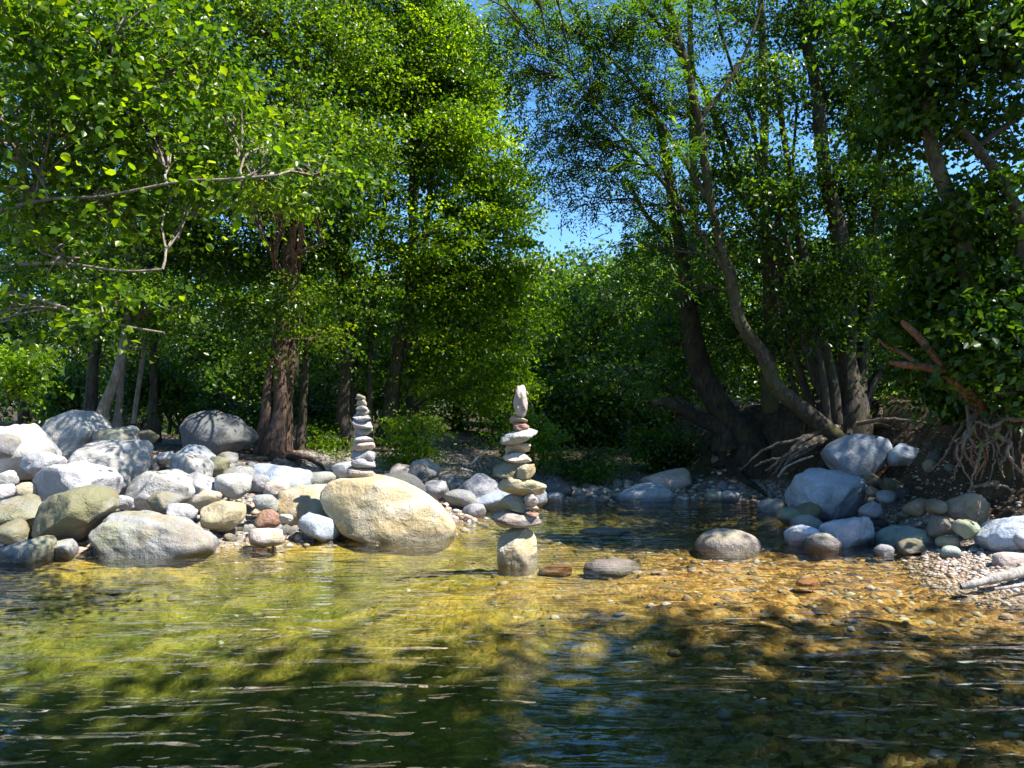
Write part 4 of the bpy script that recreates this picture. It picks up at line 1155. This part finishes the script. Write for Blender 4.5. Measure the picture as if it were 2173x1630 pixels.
# --- understorey shrubs
def shrub(label, px, py, Y, rp, hp, leaf, L, cnt, seed, group=None, name="shrub", per=60):
    """bush centred at pixel (px, py) with half width rp, half height hp"""
    stems = []
    r = np.random.default_rng(seed)
    base = P(px, py + hp, Y)
    for i in range(4):
        stems.append([(px + r.uniform(-.2, .2) * rp, py + hp * 1.15, 9), (px + r.uniform(-.5, .5) * rp, py + hp * .3, 7), (px + r.uniform(-.8, .8) * rp, py - hp * .6, 3)])
    bl = [(px + r.uniform(-.6, .6) * rp, py + r.uniform(-.6, .6) * hp, min(rp, hp) * .62, r.uniform(-.4, .4), max(2, cnt // 6)) for i in range(6)]
    return tree(name, label, Y, stems, bl, bark='dark', leaf=leaf, L=L, per=per, cr=.22, seed=seed, cat="shrub", group=group, extend=0, limb=.012)

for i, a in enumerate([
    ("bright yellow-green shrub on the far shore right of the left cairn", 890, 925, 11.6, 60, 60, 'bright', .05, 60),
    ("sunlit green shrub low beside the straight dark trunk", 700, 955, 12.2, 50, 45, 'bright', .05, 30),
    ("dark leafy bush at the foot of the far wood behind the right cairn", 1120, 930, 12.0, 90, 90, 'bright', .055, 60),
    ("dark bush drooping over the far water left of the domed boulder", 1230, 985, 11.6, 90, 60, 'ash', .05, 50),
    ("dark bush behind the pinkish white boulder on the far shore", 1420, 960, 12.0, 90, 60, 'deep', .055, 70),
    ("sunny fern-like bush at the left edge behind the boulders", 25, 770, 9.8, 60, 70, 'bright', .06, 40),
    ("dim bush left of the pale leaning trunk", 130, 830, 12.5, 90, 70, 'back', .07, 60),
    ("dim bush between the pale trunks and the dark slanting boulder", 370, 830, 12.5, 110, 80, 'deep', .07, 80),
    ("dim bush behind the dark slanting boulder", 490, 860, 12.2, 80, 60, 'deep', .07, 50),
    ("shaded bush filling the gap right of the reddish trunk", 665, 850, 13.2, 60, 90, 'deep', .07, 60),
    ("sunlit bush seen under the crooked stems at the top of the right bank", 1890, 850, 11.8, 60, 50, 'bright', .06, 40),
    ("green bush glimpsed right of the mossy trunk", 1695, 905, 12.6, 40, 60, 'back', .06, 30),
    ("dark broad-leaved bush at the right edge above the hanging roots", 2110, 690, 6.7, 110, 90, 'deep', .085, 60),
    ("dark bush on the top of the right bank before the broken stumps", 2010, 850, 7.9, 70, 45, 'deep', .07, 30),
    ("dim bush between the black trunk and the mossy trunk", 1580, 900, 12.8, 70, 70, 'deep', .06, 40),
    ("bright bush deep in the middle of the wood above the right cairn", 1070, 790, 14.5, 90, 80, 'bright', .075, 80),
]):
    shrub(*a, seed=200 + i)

# --- the wood behind
BG = [
    # px, depth, top row, crown half width px, leaf, zone
    (40, 17, 360, 150, 'back'), (150, 22, 400, 140, 'deep'), (280, 16, 460, 140, 'deep'), (400, 20, 470, 130, 'back'), (500, 24, 480, 120, 'deep'),
    (600, 18, 500, 120, 'deep'), (690, 26, 500, 110, 'back'), (780, 19, 540, 120, 'back'), (880, 25, 530, 120, 'back'), (960, 20, 520, 110, 'bright'),
    (1050, 28, 540, 100, 'back'), (1120, 19, 590, 100, 'bright'), (1190, 24, 540, 100, 'back'), (1270, 18, 570, 110, 'ash'), (1350, 30, 520, 110, 'deep'), (1160, 17, 700, 90, 'back'), (1240, 26, 510, 110, 'back'), (1320, 21, 520, 110, 'ash'), (1390, 17, 600, 100, 'back'), (1220, 16, 760, 90, 'ash'), (1330, 15, 740, 100, 'back'), (1420, 24, 480, 110, 'back'),
    (1420, 20, 480, 120, 'deep'), (1520, 17, 460, 130, 'deep'), (1620, 24, 460, 120, 'back'), (1720, 18, 480, 120, 'deep'), (1820, 22, 460, 130, 'back'),
    (1920, 16, 460, 140, 'deep'), (2030, 21, 450, 130, 'deep'), (2120, 15, 450, 150, 'deep'), (2230, 18, 430, 150, 'deep'), (2360, 13, 420, 170, 'deep'), (2560, 15, 400, 190, 'back'),
    (300, 34, 640, 110, 'deep'), (560, 36, 660, 100, 'deep'), (840, 38, 660, 100, 'deep'), (1160, 36, 640, 100, 'deep'), (1450, 34, 640, 110, 'deep'), (1680, 32, 620, 110, 'back'), (1880, 36, 620, 110, 'deep'), (2080, 34, 600, 110, 'deep'), (-80, 20, 380, 150, 'deep')]
for i, (px, Y, ytop, rp, leaf) in enumerate(BG):
    r = random.Random(500 + i)
    gpy = 815 + F * 0  # trunk base from the terrain below
    x = P(px, 900, Y)[0]
    zb = gz(x, Y)
    ybase = 880 + (CAMZ - zb) * F / Y
    mid = (ytop + ybase) / 2
    stems = [[(px + r.uniform(-20, 20), ybase + 10, 26 * 16 / Y), (px + r.uniform(-15, 15), mid, 20 * 16 / Y), (px + r.uniform(-15, 15), ytop + 40, 8 * 16 / Y)]]
    bl = []
    rows = np.linspace(ytop + rp * .6, ybase - rp * .55, 5)
    for j, py in enumerate(rows):
        w = rp * (0.75 if j == 0 else 1.0)
        for k in (-.6, 0.1, .65):
            bl.append((px + k * w + r.uniform(-25, 25), py + r.uniform(-25, 25), rp * .55, r.uniform(-.8, .8), 11))
    zone = "left bank" if px < 640 else ("middle of the wood" if px < 1380 else "right bank")
    tree("background_tree", f"dense leafy tree in the wood behind the trees of the {zone}" if zone != "middle of the wood" else "dense leafy tree in the middle of the wood behind the cairns", Y, stems, bl,
         bark='dark', leaf=leaf, L=0.0062 * Y, per=44, cr=0.024 * Y, seed=300 + i, group=f"trees behind the {zone}", extend=0, limb=.03)

for i, (x, y, h, lab) in enumerate([  # trees added so that their unseen crowns block sun and darken the wood
    (-7.5, 15.5, 11.0, "added tall tree behind the far left trunks, its unseen crown shading the wood"),
    (-4.6, 16.5, 12.5, "added tall tree behind the reddish trunk, its unseen crown shading the wood"),
    (-2.3, 18.0, 13.5, "added tall tree behind the straight dark trunk, its unseen crown shading the wood"),
    (3.6, 16.0, 12.0, "added tall tree behind the black crooked trunk, its unseen crown shading the wood"),
    (6.2, 14.5, 11.0, "added tall tree behind the many-stemmed one, its unseen crown shading the wood"),
    (9.0, 12.5, 10.0, "tall tree behind the right bank's edge, its crown above the picture")]):
    px = 1086.5 + F * x / y
    yb, yt = 880 + (CAMZ - gz(x, y)) * F / y, 880 + (CAMZ - h) * F / y
    tree("added_canopy_tree", lab, y, [[(px, yb + 10, 24), (px + 8, (yb + yt) / 2, 20), (px - 6, yt, 12)]], [], bark='dark', leaf='deep', L=.15, per=55, cr=.5, seed=700 + i, extend=0, limb=.04,
         top_blobs=[(x + dx, y + dy, h + dz, 1.5, 34) for dx, dy, dz in ((-1.2, -.6, .3), (1.2, -.4, .0), (0, .9, .8), (.3, -1.4, 1.0))])

# ------------------------------------------------------------------ small debris
def stick(name, label, pts, w0, w1, bark, cat="branch"):
    rows = np.array([P(*q) for q in pts])
    sp = smooth_path(rows, 5 * len(rows) + 4)
    b0 = sp[0].copy()
    v, f = tubes(sp[None], np.linspace(w0, w1, len(sp))[None] * mpp(rows[0][1]) / 2, 8)
    ax = np.repeat(sp, 8, axis=0)
    v = ax + (v - ax) * (1 + .3 * vnoise(v * 14, 4))[:, None]
    link(name, make_mesh(name, v - b0, f), BARK[bark], loc=b0, label=label, category=cat)

stick("driftwood", "bleached driftwood branch lying on the gravel at the right edge", [(2040, 1246, 4.95), (2085, 1234, 4.95), (2130, 1222, 5.0), (2200, 1205, 5.1)], 14, 24, 'drift')
stick("driftwood", "thin pale stick on the gravel below the driftwood branch", [(2110, 1250, 4.8), (2140, 1246, 4.8), (2200, 1236, 4.85)], 7, 9, 'drift')
stick("fallen_branch", "pale bare twig arching out of the far shore gravel", [(1000, 985, 11.0), (1020, 965, 11.0), (1038, 948, 11.0)], 5, 2, 'drift')
stick("fallen_branch", "curved pale root lying above the smooth bluish boulder", [(1652, 1012, 8.9), (1668, 992, 8.8), (1695, 978, 8.8), (1725, 968, 8.9)], 6, 4, 'drift')

for px, py, lab, col in [(1226, 1547, "small yellow leaf floating on the dark foreground water", 0), (790, 1297, "dark wet leaf floating on the sunny water left of centre", 1)]:
    yy = water_depth_Y(py)
    o = bpy.data.objects.new("floating_leaf", leaf_shape(50 + col))
    o.data.materials.append(LEAF['bright'] if col == 0 else LEAF['litter'])
    COL.objects.link(o)
    q = P(px, py, yy)
    o.location = (q[0], q[1], 0.022)
    o.scale = (.06, .06, .06)
    o.rotation_euler = (0.05, 0.1, 0.6 + col)
    o["label"], o["category"] = lab, "leaf"

n = 6500
xs = np.concatenate([rng.uniform(2.0, 6.0, n // 2), rng.uniform(-5, 2.6, n // 2)])
ys = np.concatenate([rng.uniform(6.6, 11.5, n // 2), rng.uniform(9.6, 13.5, n // 2)])
k = shore_distance(xs, ys) > 0.25
xs, ys = xs[k], ys[k]
n = len(xs)
base = np.stack([xs, ys, ground_z(xs, ys) + 0.012], -1)
v, f = leaf_geo(base, rng.normal(size=(n, 3)) * np.array([1, 1, .15]), rng.normal(size=(n, 3)) * .3 + np.array([0, 0, 1]), rng.uniform(.03, .065, n), rng.uniform(.02, .045, n))
link("leaf_litter", make_mesh("leaf_litter", v, f, smooth=False, rnd=np.repeat(rng.random(n), 2)), LEAF['litter'], kind="stuff", label="brown fallen leaves on the forest floor", category="leaf litter")
